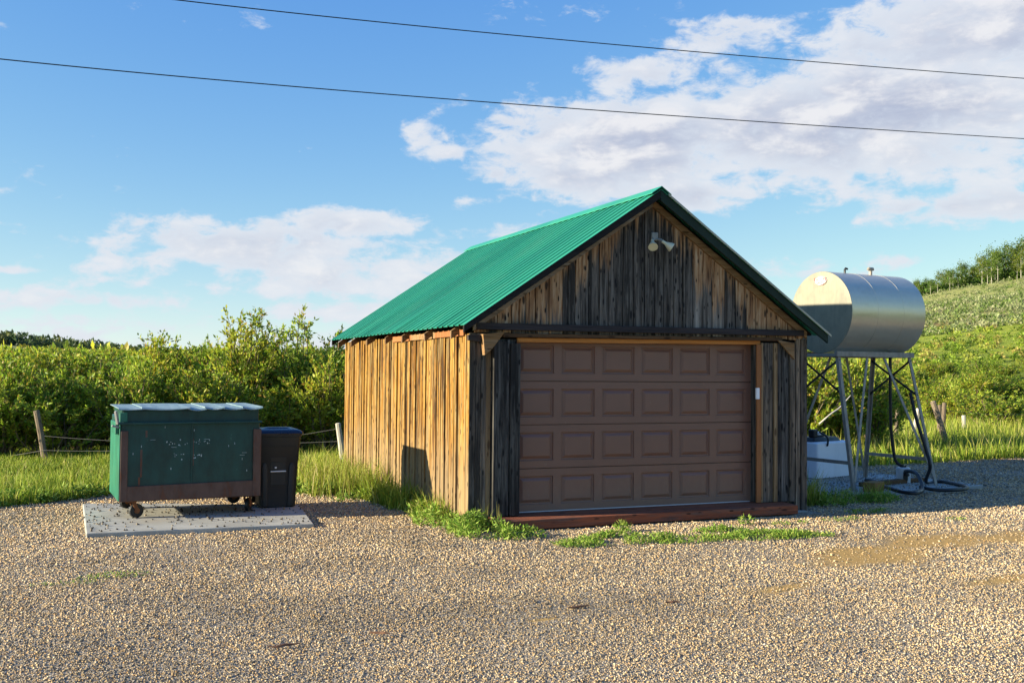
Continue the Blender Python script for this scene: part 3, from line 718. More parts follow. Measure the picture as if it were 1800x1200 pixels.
# ------------------------------------------------------------------ dumpster
dump = empty('dumpster', (-2.995, 2.44, -.098), R(3.5), label='dark green dumpster with rusty brown frame and pale lids on casters', cat='dumpster')
DW, DD = .83, .58
b = MB().hexa([(-DW, -DD, .24), (DW, -DD, .24), (DW, DD, .24), (-DW, DD, .24), (-DW, -DD, 1.15), (DW, -DD, 1.15), (DW, DD, 1.22), (-DW, DD, 1.22)])
body = b.build('body', M['dump_green'], dump, .01)
MB().box(-DW+.03, DW-.01, -DD+.035, DD-.02, 1.145, 1.30).build('upper_band', M['dump_green'], dump, .006)
MB().box(-DW-.02, DW+.02, -DD-.045, -DD-.002, 1.135, 1.162).build('top_rail', M['dump_green'], dump, .004)
MB().box(-.012, .012, -DD-.012, -DD-.001, .34, 1.13).build('seam_rib', M['dump_green'], dump, .003)
for sx in (-1, 1):
    MB().box(min(sx*DW, sx*(DW-.085)), max(sx*DW, sx*(DW-.085))+(.012 if sx > 0 else 0), -DD-.035, -DD-.002, .215, 1.06).build('corner_post', M['dump_brown'], dump, .005)
MB().hexa([(-DW+.08, -DD-.028, .22), (DW-.08, -DD-.028, .22), (DW-.08, -DD-.002, .22), (-DW+.08, -DD-.002, .22), (-DW+.08, -DD-.028, .395), (DW-.08, -DD-.028, .415), (DW-.08, -DD-.002, .415), (-DW+.08, -DD-.002, .395)]).build('bottom_channel', M['dump_brown'], dump, .005)
MB().box(-DW, DW, -DD, DD, .21, .236).build('underframe', M['dump_brown'], dump)
MB().box(-DW-.014, -DW-.001, -DD-.03, DD, .22, 1.14).build('side_sheet', M['dump_green_lit'], dump, .003)
MB().box(-DW-.012, -DW+.075, -DD-.012, -DD+.032, 1.165, 1.275).build('corner_tab', M['dump_green_lit'], dump, .004)
MB().box(-DW-.060, -DW-.016, -DD+.02, -DD+.42, 1.02, 1.17).build('lift_sleeve', M['dump_green_lit'], dump, .006)
MB().bar((-DW-.035, -DD-.02, 1.14), (-DW-.065, -DD-.06, 1.30), .03).build('lid_bar', M['galv'], dump, .004)
MB().bar((-DW-.10, -DD-.01, 1.125), (-DW-.02, -DD-.01, 1.105), .025).build('hook', M['galv'], dump, .004)
# lids: overlapping segments with a sagging front lip
xs = [-DW-.015, -.58, -.04, .16, .38, .62, DW+.02]
zo = [0, .008, .002, .009, .003, .010]
for i in range(6):
    x0, x1 = xs[i]-.012, xs[i+1]+.012; dz = zo[i]; s = random.uniform(-.006, .006)
    zf, zk = 1.318, 1.345; y0, y1 = -DD-.015, DD-.05
    mb = MB(); n = 5; sag = .016*random.uniform(.4, 1.2)
    vs = []
    for k_ in range(n+1):
        t = k_/n; xx = x0+(x1-x0)*t; cu = -sag*math.sin(math.pi*t)
        for (yy, zz) in ((y0, zf+cu+dz+s*t), (y0+.02, zf+.014+cu+dz), (y1, zk+dz)):
            vs.append((xx, yy, zz)); vs.append((xx, yy, zz-.008))
    fs = []
    for k_ in range(n):
        a = k_*6; q = a+6
        fs += [(a, q, q+2, a+2), (a+2, q+2, q+4, a+4), (a+1, a+3, q+3, q+1), (a+3, a+5, q+5, q+3), (a, a+1, q+1, q), (a+4, q+4, q+5, a+5)]
    for a in (0, n*6): fs += [(a, a+2, a+3, a+1), (a+2, a+4, a+5, a+3)]
    mb.add(vs, fs).build('lid', M['lid'], dump)
MB().box(-DW+.02, DW-.01, -DD+.04, DD-.06, 1.27, 1.316).build('lid_frame', M['dump_green'], dump)
for cx, cy, ang in ((-DW+.16, -DD+.10, .35), (DW-.12, -DD+.14, 1.0), (DW-.16, DD-.12, .2), (-DW+.14, DD-.12, .6)):
    c = MB().box(cx-.05, cx+.05, cy-.05, cy+.05, .195, .210).build('caster', M['rust'], dump)
    d = np.array([math.cos(ang), math.sin(ang), 0]); nrm = np.array([-d[1], d[0], 0]); hub = np.array([cx, cy, .088])+d*.05
    for sg in (-1, 1):
        MB().bar(np.array([cx, cy, .2])+nrm*sg*.034, hub+nrm*sg*.034, .045, .008, up=tuple(nrm)).build('fork', M['rust'], c)
    wv = [hub+nrm*q for q in (-.022, -.020, .020, .022)]
    MB().tube(wv, [.070, .086, .086, .070], 20).build('wheel', M['black_rubber'], c, smooth=True)
    MB().tube([hub-nrm*.03, hub+nrm*.03], .034, 12).build('hub', M['rust'], c)
# what is left of the white stencilled lettering: loose flecks of paint
fl_ = MB(); rr = random.Random(5)
rows = [(.905, [(-.30, .03), (-.265, .045), (-.215, .02), (-.145, .06), (-.13, .05), (-.07, .03), (.04, .03), (.075, .025), (.10, .045), (.145, .02), (.20, .05), (.215, .03)]),
        (.735, [(-.215, .05), (-.185, .04), (-.13, .06), (-.115, .05), (.03, .04), (.055, .05), (.09, .035), (.12, .02)])]
for zc, items in rows:
    for fx_, s in items:
        for _ in range(2):
            px_ = fx_+rr.uniform(-.016, .016); pz = zc+rr.uniform(-s, s)*.8; a = rr.uniform(.002, .007); h = rr.uniform(.002, .008)
            fl_.box(px_-a, px_+a, -DD-.0035, -DD-.0005, pz-h, pz+h)
for _ in range(14):
    px_ = rr.uniform(-.7, .7); pz = rr.uniform(.4, 1.1); a = rr.choice([.002, .003, .03]); h = .012 if a < .01 else .0015
    fl_.box(px_-a, px_+a, -DD-.003, -DD-.0005, pz-h, pz+h)
fl_.build('worn_lettering', M['paint_fleck'], dump, kind='stuff')
for px_, z0, z1 in ((-.60, .50, .83), (-.545, .98, 1.06), (-.62, .40, .50), (.0, .62, .95)):
    MB().box(px_, px_+.022, -DD-.0028, -DD-.0004, z0, z1).build('rust_streak', M['dump_brown'], dump)

# ------------------------------------------------------------------ wheelie bin
wb = empty('wheelie_bin', (-1.815, 2.60, -.098), R(-2), label='black plastic wheelie bin with blue-black lid beside the dumpster', cat='bin')
def rrect(w, d, z, r=.04, n=4, cx=0, cy=0):
    pts = []
    for q, (sx, sy) in enumerate(((1, 1), (-1, 1), (-1, -1), (1, -1))):
        for k_ in range(n+1):
            a = math.pi/2*(q+k_/n); pts.append((cx+sx*(w-r)+r*math.cos(a), cy+sy*(d-r)+r*math.sin(a), z))
    return pts
def loft(rings):
    mb = MB(); n = len(rings[0]); vs = [p for r in rings for p in r]; fs = []
    for i in range(len(rings)-1):
        for k_ in range(n): fs.append((i*n+k_, i*n+(k_+1) % n, (i+1)*n+(k_+1) % n, (i+1)*n+k_))
    fs.append(tuple(range(n))[::-1]); fs.append(tuple((len(rings)-1)*n+k_ for k_ in range(n)))
    return mb.add(vs, fs)
loft([rrect(.235, .27, .012), rrect(.262, .29, .60), rrect(.268, .30, .62), rrect(.285, .325, .925), rrect(.30, .34, .932), rrect(.30, .34, .955)]).build('body', M['bin_plastic'], wb, smooth=True)
# front ribs and the recessed catch pocket
for sx in (-1, 1):
    loft([rrect(.038, .014, .02, .012, 2, sx*.16, -.277), rrect(.038, .014, .52, .012, 2, sx*.175, -.298), rrect(.02, .008, .585, .006, 2, sx*.178, -.294)]).build('rib', M['bin_plastic'], wb, smooth=True)
MB().hexa([(-.10, -.300, .60), (.10, -.300, .60), (.10, -.286, .60), (-.10, -.286, .60), (-.105, -.306, .66), (.105, -.306, .66), (.105, -.29, .66), (-.105, -.29, .66)]).build('pocket_lip', M['bin_plastic'], wb, .004)
MB().box(-.095, .095, -.293, -.283, .30, .60).build('pocket', M['black_rubber'], wb)
MB().bar((-.10, -.306, .475), (.10, -.306, .478), .016).build('catch_bar', M['white_print'], wb, .004)
MB().box(-.045, -.02, -.300, -.290, .515, .535).build('sticker', M['white_print'], wb)
MB().box(-.23, .23, -.322, -.314, .80, .806).build('moulding_line', M['black_rubber'], wb)
lid = loft([rrect(.312, .355, .957, .05), rrect(.318, .36, .975, .05), rrect(.300, .335, 1.005, .05), rrect(.24, .25, 1.028, .05)]).build('lid', M['bin_lid'], wb, smooth=True)
loft([rrect(.19, .10, 1.027, .05, 4, 0, -.08), rrect(.15, .075, 1.045, .05, 4, 0, -.08)]).build('lid_crest', M['bin_lid'], lid, smooth=True)
for sx in (-1, 1):
    MB().tube([(sx*.225, .30, .115), (sx*.275, .30, .115)], .115, 18).build('wheel', M['black_rubber'], wb, smooth=True)
MB().bar((-.22, .37, .93), (.22, .37, .93), .03).build('handle', M['bin_plastic'], wb, .008)

# ------------------------------------------------------------------ fuel tank on its stand
tank = empty('fuel_tank', TB, TANK_YAW, label='silver cylindrical fuel tank raised on a steel stand', cat='tank')
n = 64
def ring(u, r): return [(u, r*math.cos(2*math.pi*k_/n), r*math.sin(2*math.pi*k_/n)) for k_ in range(n)]
def shell(us, rs, caps=(False, False)):
    mb = MB(); rings = [ring(u, r) for u, r in zip(us, rs)]; vs = [p for q in rings for p in q]; fs = []
    for i in range(len(rings)-1):
        for k_ in range(n): fs.append((i*n+k_, i*n+(k_+1) % n, (i+1)*n+(k_+1) % n, (i+1)*n+k_))
    if caps[0]: fs.append(tuple(range(n))[::-1])
    if caps[1]: fs.append(tuple((len(rings)-1)*n+k_ for k_ in range(n)))
    return mb.add(vs, fs)
h = TL/2
shell([-h, -h+.012, -.26, -.258, -.252, -.25, .33, .332, .338, .34, h-.012, h], [TR, TR, TR, TR+.003, TR+.003, TR, TR, TR+.003, TR+.003, TR, TR, TR]).build('barrel', M['tank_steel'], tank, smooth=True)
for sg in (-1, 1):
    shell([sg*(h-.03), sg*(h+.004), sg*(h+.006), sg*(h+.012), sg*(h+.016)], [TR-.002, TR-.002, TR-.012, TR*.6, TR*.2], (False, True)).build('end_plate', M['tank_end'], tank, smooth=True)
# maker's oval plate with red lettering
def text_obj(s, size, m, parent, mw):
    cu = bpy.data.curves.new('lettering', 'FONT'); cu.body = s; cu.size = size; cu.align_x = 'CENTER'; cu.align_y = 'CENTER'; cu.extrude = .0008; cu.offset = .0006
    o = bpy.data.objects.new('lettering', cu); COL.objects.link(o); bpy.context.view_layer.update()
    me = bpy.data.meshes.new_from_object(o); bpy.data.objects.remove(o); me.name = 'lettering'
    p = link('lettering', me, m, parent); p.matrix_local = mw; return p
pl = MB(); ov = [(-h-.028, -.01+.135*math.cos(2*math.pi*k_/28), .515+.075*math.sin(2*math.pi*k_/28)) for k_ in range(28)]
pl.prism(ov, (.02, 0, 0)); plate = pl.build('maker_plate', M['white_print'], tank)
ovr = MB(); 
for k_ in range(28):
    t0, t1 = 2*math.pi*k_/28, 2*math.pi*(k_+1)/28
    P_ = lambda t, f: (-h-.030, -.01+.135*f*math.cos(t), .515+.075*f*math.sin(t))
    ovr.add([P_(t0, .97), P_(t1, .97), P_(t1, .88), P_(t0, .88)], [(0, 1, 2, 3)])
ovr.build('plate_border', M['red_print'], plate)
# text on a plane facing -u: local x of the text runs along -v, local y along z
mw = Matrix(((0, 0, -1, -h-.031), (-1, 0, 0, -.01), (0, 1, 0, .535), (0, 0, 0, 1)))
text_obj('EATON', .075, M['red_print'], plate, mw)
mw2 = mw.copy(); mw2[2][3] = .483; text_obj('SALES', .060, M['red_print'], plate, mw2)
MB().tube([(-.30, 0, TR-.02), (-.30, 0, TR+.06), (-.28, 0, TR+.085), (-.24, 0, TR+.075)], .018, 8).build('vent_pipe', M['black_steel'], tank, smooth=True)
MB().tube([(.30, 0, TR-.02), (.30, 0, TR+.09)], .028, 10).build('filler_pipe', M['stand_steel'], tank, smooth=True)
MB().tube([(.23, 0, TR+.09), (.25, 0, TR+.105), (.35, 0, TR+.105), (.37, 0, TR+.09)], [.015, .03, .03, .015], 10).build('filler_cap', M['stand_steel'], tank, smooth=True)
# the stand
GZ = -.085
stand = empty('tank_stand', (TB[0], TB[1], GZ), TANK_YAW, label='splayed angle-iron stand holding up the silver tank', cat='stand')
top_z = TB[2]-TR-GZ-.055; u0, u1 = -.88, .80; vt, vb = .40, .76
for sg in (-1, 1):
    MB().box(u0-.05, u1+.05, sg*vt-.03, sg*vt+.03, top_z, top_z+.085).build('top_rail', M['stand_steel'], stand, .004)
for u in (u0, u1):
    MB().box(u-.03, u+.03, -vt+.03, vt-.03, top_z+.0, top_z+.05).build('cross_rail', M['stand_steel'], stand, .004)
def leg_pt(u, sg, t): return np.array([u+(.20 if u > 0 else -.04)*(1-t), sg*(vb+(vt-vb)*t), top_z*t])
for u in (u0, u1):
    iu = 1 if u < 0 else -1
    for sg in (-1, 1):
        MB().angle_iron(leg_pt(u, sg, 0), leg_pt(u, sg, 1), .058, .012, (iu, 0, 0), (0, -sg, 0)).build('leg', M['stand_steel'], stand)
    # X brace at the top of each end frame and a tie near the foot
    MB().bar(leg_pt(u, -1, .98)+np.array([iu*.02, 0, 0]), leg_pt(u, 1, .70)+np.array([iu*.02, 0, 0]), .035, .010, up=(1, 0, 0)).build('brace', M['black_steel'], stand)
    MB().bar(leg_pt(u, 1, .98)+np.array([iu*.036, 0, 0]), leg_pt(u, -1, .70)+np.array([iu*.036, 0, 0]), .035, .010, up=(1, 0, 0)).build('brace', M['black_steel'], stand)
    MB().bar(leg_pt(u, -1, .20)+np.array([iu*.03, 0, 0]), leg_pt(u, 1, .20)+np.array([iu*.03, 0, 0]), .055, .012, up=(1, 0, 0)).build('tie_bar', M['stand_steel'], stand)
for sg in (-1, 1):
    for u, um in ((u0, -.22), (u1, .16)):
        MB().bar(np.array([um, sg*(vt-.005), top_z]), leg_pt(u, sg, .06)+np.array([.04 if u < 0 else -.04, 0, 0]), .045, .012, up=(0, 1, 0)).build('brace', M['stand_steel'], stand)

# hoses, filter, tote and timber under the tank
fc = at_z(1588, 848, GZ)
can = empty('fuel_filter', (fc[0], fc[1], GZ), label='squat silver filter canister on the slab under the tank', cat='filter')
MB().tube([(0, 0, 0), (0, 0, .24), (0, 0, .26)], [.115, .115, .09], 18).build('canister', M['zinc'], can, smooth=True)
MB().tube([(0, 0, .255), (0, 0, .29)], .05, 12).build('collar', M['black_steel'], can, smooth=True)
MB().box(-.11, -.02, -.123, -.113, .05, .2).build('label_plate', M['black_steel'], can)
def smooth_path(pts, k_=8):
    pts = [np.array(p) for p in pts]; out = []
    for i in range(len(pts)-1):
        p0, p1, p2, p3 = pts[max(i-1, 0)], pts[i], pts[i+1], pts[min(i+2, len(pts)-1)]
        for j in range(k_):
            t = j/k_; out.append(.5*((2*p1)+(-p0+p2)*t+(2*p0-5*p1+4*p2-p3)*t*t+(-p0+3*p1-3*p2+p3)*t**3))
    return out+[pts[-1]]
dF = float((fc-CAM) @ FW)
pipe = [at_depth(1565, 655, dF), at_depth(1565, 700, dF), at_depth(1567, 760, dF), at_depth(1574, 808, dF), np.array([fc[0], fc[1], GZ+.27])]
pipe[0][2] = TB[2]-TR+.02
MB().tube(smooth_path(pipe), .026, 8).build('drop_hose', M['black_rubber'], None, smooth=True, label='black drop hose from the tank belly down to the filter', cat='hose')
hz = GZ+.03
h1 = [np.array([fc[0], fc[1]-.10, GZ+.14]), at_depth(1592, 828, dF-.3), at_depth(1611, 832, dF-.6), at_z(1622, 858, hz), at_z(1610, 866, hz), at_z(1585, 864, hz), at_z(1556, 855, hz+.03), at_z(1538, 846, hz+.06), at_z(1522, 843, hz+.06)]
MB().tube(smooth_path(h1), .030, 8).build('fuel_hose', M['black_rubber'], None, smooth=True, label='thick black hose arching from the filter over the timber block', cat='hose')
lg = leg_pt(u1, -1, .5); lgw = tl(lg[0], lg[1]-.06, 0)
dL = float((np.array([lgw[0], lgw[1], .6])-CAM) @ FW)-.1
h2 = [at_depth(1600, 690, dL+.25), at_depth(1612, 740, dL+.1), at_depth(1628, 790, dL), at_depth(1635, 820, dL-.1), at_z(1628, 847, hz), at_z(1655, 846, hz), at_z(1692, 853, hz), at_z(1699, 858, hz), at_z(1672, 861, hz), at_z(1640, 860, hz), at_z(1618, 855, hz+.01)]
MB().tube(smooth_path(h2), .028, 8).build('fuel_hose', M['black_rubber'], None, smooth=True, label='black hose hanging by the stand leg and looped out on the gravel', cat='hose')
# timber block and plank
bp = at_z(1540, 864, GZ)
MB().box(-.17, .17, -.10, .10, 0, .15).build('timber_block', M['log_wood'], None, .012, 2, label='short orange timber block lying on the slab edge', cat='timber block')
o = bpy.data.objects['timber_block']; o.location = (bp[0], bp[1]+.05, GZ); o.rotation_euler = (0, 0, R(24))
pp = at_z(1575, 852, GZ)
MB().box(-.75, .85, -.07, .07, 0, .07).build('timber_plank', M['header_wood'], None, .006, label='long brown plank on the slab in front of the filter', cat='plank')
o = bpy.data.objects['timber_plank']; o.location = (pp[0], pp[1]+.12, GZ); o.rotation_euler = (0, 0, R(12))
# white tote with a black pump on top
tp = at_z(1437, 842, GZ)
tote = empty('storage_tank', (tp[0], tp[1], GZ), R(16), label='white plastic box tank half hidden behind the shed corner', cat='box tank')
loft([rrect(.50, .30, .01, .04, 3, .50, .30), rrect(.51, .31, .30, .04, 3, .50, .30), rrect(.50, .30, .60, .04, 3, .50, .30), rrect(.47, .27, .63, .04, 3, .50, .30)]).build('body', M['white_plastic'], tote, smooth=True)
loft([rrect(.40, .22, .632, .04, 3, .42, .30), rrect(.36, .18, .70, .04, 3, .42, .30)]).build('lid', M['black_steel'], tote, smooth=True)
MB().box(.10, .22, .14, .26, .70, .84).box(.12, .5, .2, .24, .70, .74).build('pump', M['black_steel'], tote, .02, 2)
MB().box(.2, .30, .12, .20, .74, .80).build('pump_cap', M['white_plastic'], tote, .02, 2)
MB().tube(smooth_path([(.2, .1, .8), (.22, -.04, .72), (.26, -.03, .62), (.27, -.01, .56)]), .018, 6).build('nozzle', M['black_rubber'], tote, smooth=True)

# ------------------------------------------------------------------ plants: building blocks
def leaf_cloud(pos, dirs, length, width, cols, rng, face=None):
    """rhombic leaves, slightly folded"""
    n = len(pos); d = dirs/np.linalg.norm(dirs, axis=1, keepdims=True)
    r = rng.normal(size=(n, 3))
    if face is not None: r = r*.55+face
    s = np.cross(d, r); s /= np.linalg.norm(s, axis=1, keepdims=True)+1e-9
    L = length[:, None]; W = width[:, None]
    V = np.stack([pos, pos+d*L*.45+s*W/2, pos+d*L, pos+d*L*.45-s*W/2], 1)
    Fc = (np.array([[0, 1, 2, 3]])[None]+np.arange(n)[:, None, None]*4).reshape(-1, 4)
    return V.reshape(-1, 3), Fc, np.repeat(cols, 4, 0)
PALETTE = np.array([(.22, .31, .026), (.31, .38, .036), (.42, .44, .05), (.48, .46, .075), (.12, .19, .02), (.36, .31, .042), (.46, .29, .06)])
def shrub_mesh(seed, height, radius, stems=34, twigs=13, leaves=16, leaf=.115, airy=False):
    rng = np.random.default_rng(seed); st = MB(); P, D = [], []
    for s in range(stems):
        a = rng.uniform(0, 2*math.pi); r0 = rng.uniform(0, .28)*radius; out = rng.uniform(.15, 1.0)*radius
        hh = height*rng.uniform(.55, 1.0)*(1-.28*(out/radius)**2); bend = rng.uniform(.5, 1.4)
        pts = []
        for k_ in range(6):
            t = k_/5; rr_ = r0+(out-r0)*t**bend
            pts.append((math.cos(a+.2*t)*rr_+rng.normal(0, .03), math.sin(a+.2*t)*rr_+rng.normal(0, .03), hh*(t**.85)))
        st.tube(pts, [.018*(1-.75*k_/5)+.003 for k_ in range(6)], 4, False)
        pa = np.array(pts)
        for _ in range(twigs):
            t = (rng.uniform(.05, 1.0)**.75)*4.999; i = int(t); f = t-i; p = pa[i]*(1-f)+pa[i+1]*f
            dr = np.array([p[0], p[1], 0])/(radius+.1)*.8+rng.normal(0, .55, 3); dr[2] = abs(dr[2])*.6+.45; dr /= np.linalg.norm(dr)
            L = rng.uniform(.22, .55)*(1.0 if not airy else .8)
            q = p+dr*L; st.tube([p, (p+q)/2+rng.normal(0, .012, 3), q], [.006, .004, .002], 3, False)
            tt = rng.uniform(.1, 1.05, leaves)
            P.append(p+dr*(tt*L)[:, None]+rng.normal(0, .022, (leaves, 3)))
            ld = dr+rng.normal(0, .62, (leaves, 3)); ld[:, 2] += .15; D.append(ld)
    P = np.vstack(P); D = np.vstack(D); n = len(P)
    keep = P[:, 2] > .02; P = P[keep]; D = D[keep]; n = len(P)
    cl = fbm(P[:, 0]*1.0+P[:, 2]*.7, P[:, 1]+P[:, 2]*.3, .5, seed, 2)
    ci = np.clip((cl*1.3-.15+rng.normal(0, .22, n))*4, 0, 3.99).astype(int); ci = np.where(rng.random(n) < .06, 6, np.where(rng.random(n) < .15, 5, np.where(ci == 0, 4, ci-1)))
    col = PALETTE[ci]*rng.uniform(.75, 1.25, (n, 1))
    V, Fc, C = leaf_cloud(P, D, leaf*rng.uniform(.6, 1.25, n), leaf*.42*rng.uniform(.7, 1.3, n), col, rng, FACE(P, radius))
    return st.mesh('stems'), np_mesh('foliage', V, Fc, C)
def FACE(P, radius):
    f = P*np.array([1, 1, 0])/(radius+.1)*1.1; f[:, 2] = .55; return f
class Plant:
    def __init__(s, stem, crown): s.stem, s.crown = stem, crown; stem.materials.append(M['bark']); crown.materials.append(M['leaf'])
    def place(s, name, x, y, z, sc, rz, label, cat, group=None, parts=('stems', 'foliage')):
        o = empty(name, (x, y, z), rz, label=label, cat=cat, group=group); o.scale = sc
        link(parts[0], s.stem, None, o); link(parts[1], s.crown, None, o, kind='stuff'); return o
kinds = [Plant(*shrub_mesh(100+i, 2.3, 1.25, 36, 13, 17)) for i in range(5)]
tall = [Plant(*shrub_mesh(200+i, 3.0, 1.0, 30, 16, 15, .105, True)) for i in range(2)]
rp = random.Random(21)
WG = 'willow shrubs massed behind the dumpster'; WL = 'yellow-green willow shrub merged into the thicket behind the dumpster'
def shrub(px, dist, kind, sc, label=WL, group=WG, name='willow_shrub', zs=None):
    x, y = at_dist(px, dist); z = float(land_h(np.array([x]), np.array([y]))[0])-.05
    return kind.place(name, x, y, z, (sc, sc, zs or sc), rp.uniform(0, 6.28), label, 'shrub', group)
FRONT = ['willow shrub at the far left edge, nearest the camera side', 'willow shrub left of the grey fence post', 'willow shrub right behind the grey fence post', 'dark-based willow between the grey post and the dumpster', 'willow just above the left half of the dumpster lid', 'willow just above the right half of the dumpster lid', 'twiggy willow behind the wheelie bin', 'willow behind the pale leaning post beside the shed', 'willow tucked behind the shed back corner']
for k_, px in enumerate(range(-90, 640, 84)): shrub(px+rp.uniform(-20, 20), rp.uniform(23.6, 24.6), rp.choice(kinds), rp.uniform(.78, .92), FRONT[k_], None, zs=rp.uniform(.70, 1.0))
for px in range(-110, 700, 74): shrub(px+rp.uniform(-20, 20), rp.uniform(25.8, 28), rp.choice(kinds), rp.uniform(.9, 1.1), zs=rp.uniform(.85, 1.14))
for px in range(-120, 720, 60): shrub(px+rp.uniform(-20, 20), rp.uniform(36, 42), rp.choice(kinds), rp.uniform(1.1, 1.3), zs=rp.uniform(.85, 1.2))
for px in range(-120, 720, 50): shrub(px+rp.uniform(-15, 15), rp.uniform(52, 64), rp.choice(kinds), rp.uniform(1.3, 1.6), zs=rp.uniform(1.0, 1.2))
shrub(425, 25.0, tall[0], 1.0, 'tall thin willow with open leafy top above the dumpster lid', None, zs=1.14)
shrub(545, 25.6, tall[1], 1.08, 'tall leafy willow rising just left of the green roof eave', None, zs=1.10)
shrub(470, 26.2, tall[1], 1.0, 'willow with leafy sprigs between the two tall ones', None, zs=1.02)
shrub(590, 26.6, kinds[1], .95, 'full willow right beside the shed, under the roof eave', None, zs=1.12)
shrub(350, 27.5, tall[1], .8, 'thin willow whose bare twigs poke above the thicket', None, zs=.88)
# far shrubs as one mass
def far_mass(name, regions, seed, pal, kind='stuff'):
    rng = np.random.default_rng(seed); Vs, Fs, Cs = [], [], []; b = 0
    for (px0, px1, d0, d1, cnt, hh, lf, nl) in regions:
        for _ in range(cnt):
            x, y = at_dist(rng.uniform(px0, px1), math.exp(rng.uniform(math.log(d0), math.log(d1)))); z = float(land_h(np.array([x]), np.array([y]))[0])
            s = hh*rng.uniform(.6, 1.2); nn = nl
            v = rng.normal(size=(nn, 3)); v /= np.linalg.norm(v, axis=1, keepdims=True); v[:, 2] = np.abs(v[:, 2]); rr_ = rng.uniform(.5, 1, (nn, 1))**.5
            P = v*rr_*np.array([s*.75, s*.75, s])+np.array([x, y, z-.1]); D = v+rng.normal(0, .7, (nn, 3))
            base = pal[rng.integers(len(pal))]*rng.uniform(.8, 1.2)
            V, Fc, C = leaf_cloud(P, D, lf*rng.uniform(.6, 1.3, nn), lf*.6*rng.uniform(.6, 1.3, nn), base[None]*rng.uniform(.65, 1.3, (nn, 1)), rng)
            Vs.append(V); Fs.append(Fc+b); Cs.append(C); b += len(V)
    return link(name, np_mesh(name, np.vstack(Vs), np.vstack(Fs), np.vstack(Cs)), M['leaf'], kind=kind)
far_mass('distant_thicket', [(-160, 760, 70, 260, 420, 2.6, .55, 70)], 5, PALETTE[[0, 1, 2, 5]])
far_mass('distant_forest', [(-160, 460, 820, 1150, 620, 9.5, 3.2, 44)], 6, np.array([(.06, .095, .04), (.085, .12, .045), (.05, .08, .045), (.11, .13, .045)]))

# right side: dark bush behind the tank, the shrub belt at the foot of the hill
RG = 'green shrubs along the foot of the hill'; RL = 'bushy green shrub in the belt at the foot of the sage hill'
for px, d, sc in ((1390, 24.5, .95), (1455, 25.5, 1.12), (1530, 27.0, .90)):
    shrub(px, d, kinds[int(px) % 5], sc, {1390: 'dark bush behind the white box tank, mostly behind the shed', 1455: 'big dark green bush behind the tank stand legs', 1530: 'leafy bush behind the drop hose, beyond the tank'}[px], None, 'willow_shrub', zs=sc*1.0)
for px in range(1500, 1900, 62): shrub(px+rp.uniform(-18, 18), rp.uniform(38, 43), rp.choice(kinds), rp.uniform(.8, 1.05), RL, RG, zs=rp.uniform(.55, .80))
for px in range(1380, 1900, 56): shrub(px+rp.uniform(-18, 18), rp.uniform(47, 54), rp.choice(kinds), rp.uniform(.9, 1.2), RL, RG, zs=rp.uniform(.55, .85))
for px in range(1380, 1900, 48): shrub(px+rp.uniform(-18, 18), rp.uniform(62, 74), rp.choice(kinds), rp.uniform(.9, 1.2), RL, RG, zs=rp.uniform(.40, .65))
far_mass('hillside_brush', [(1340, 1920, 74, 150, 620, .55, .28, 40)], 15, np.array([(.20, .28, .030), (.26, .33, .04), (.34, .36, .06), (.14, .21, .024), (.38, .31, .09)]))
far_mass('sagebrush', [(1340, 1930, 140, 345, 2600, .75, .42, 22)], 16, np.array([(.27, .29, .12), (.34, .34, .16), (.20, .24, .07), (.17, .23, .05), (.40, .36, .20)]))

# aspens on the hilltop
def aspen_mesh(seed):
    rng = np.random.default_rng(seed); t = MB(); hgt = 9.0
    lean = rng.normal(0, .25, 2); pts = [(lean[0]*k_/5, lean[1]*k_/5, hgt*.9*k_/5) for k_ in range(6)]
    t.tube(pts, [.09, .085, .075, .06, .04, .02], 6, False); P, D = [], []
    for _ in range(16):
        z0 = rng.uniform(.30, .88)*hgt; a = rng.uniform(0, 6.28); L = rng.uniform(.8, 2.1)*(1.15-z0/hgt)*1.6
        b0 = np.array([lean[0]*z0/hgt, lean[1]*z0/hgt, z0]); e = b0+np.array([math.cos(a)*L, math.sin(a)*L, rng.uniform(.3, 1.1)]); t.tube([b0, e], [.04, .015], 4, False)
        c = 46; P.append(b0+(e-b0)*rng.uniform(.45, 1.15, c)[:, None]+rng.normal(0, .38, (c, 3))); D.append(rng.normal(0, 1, (c, 3)))
    c = 150; v = rng.normal(0, 1, (c, 3)); P.append(v*np.array([.75, .75, .95])+np.array([lean[0], lean[1], hgt*.86])); D.append(rng.normal(0, 1, (c, 3)))
    P = np.vstack(P); D = np.vstack(D); nn = len(P)
    pal = np.array([(.12, .18, .024), (.16, .21, .03), (.085, .135, .022), (.20, .23, .04)])
    col = pal[rng.integers(4, size=nn)]*rng.uniform(.7, 1.25, (nn, 1))
    V, Fc, C = leaf_cloud(P, D, rng.uniform(.22, .42, nn), rng.uniform(.18, .32, nn), col, rng)
    return t.mesh('trunk'), np_mesh('crown', V, Fc, C)
class Aspen(Plant):
    def __init__(s, stem, crown): s.stem, s.crown = stem, crown; stem.materials.append(M['aspen_bark']); crown.materials.append(M['leaf'])
asp = [Aspen(*aspen_mesh(300+i)) for i in range(5)]
AG = 'aspens in the grove on the hilltop'
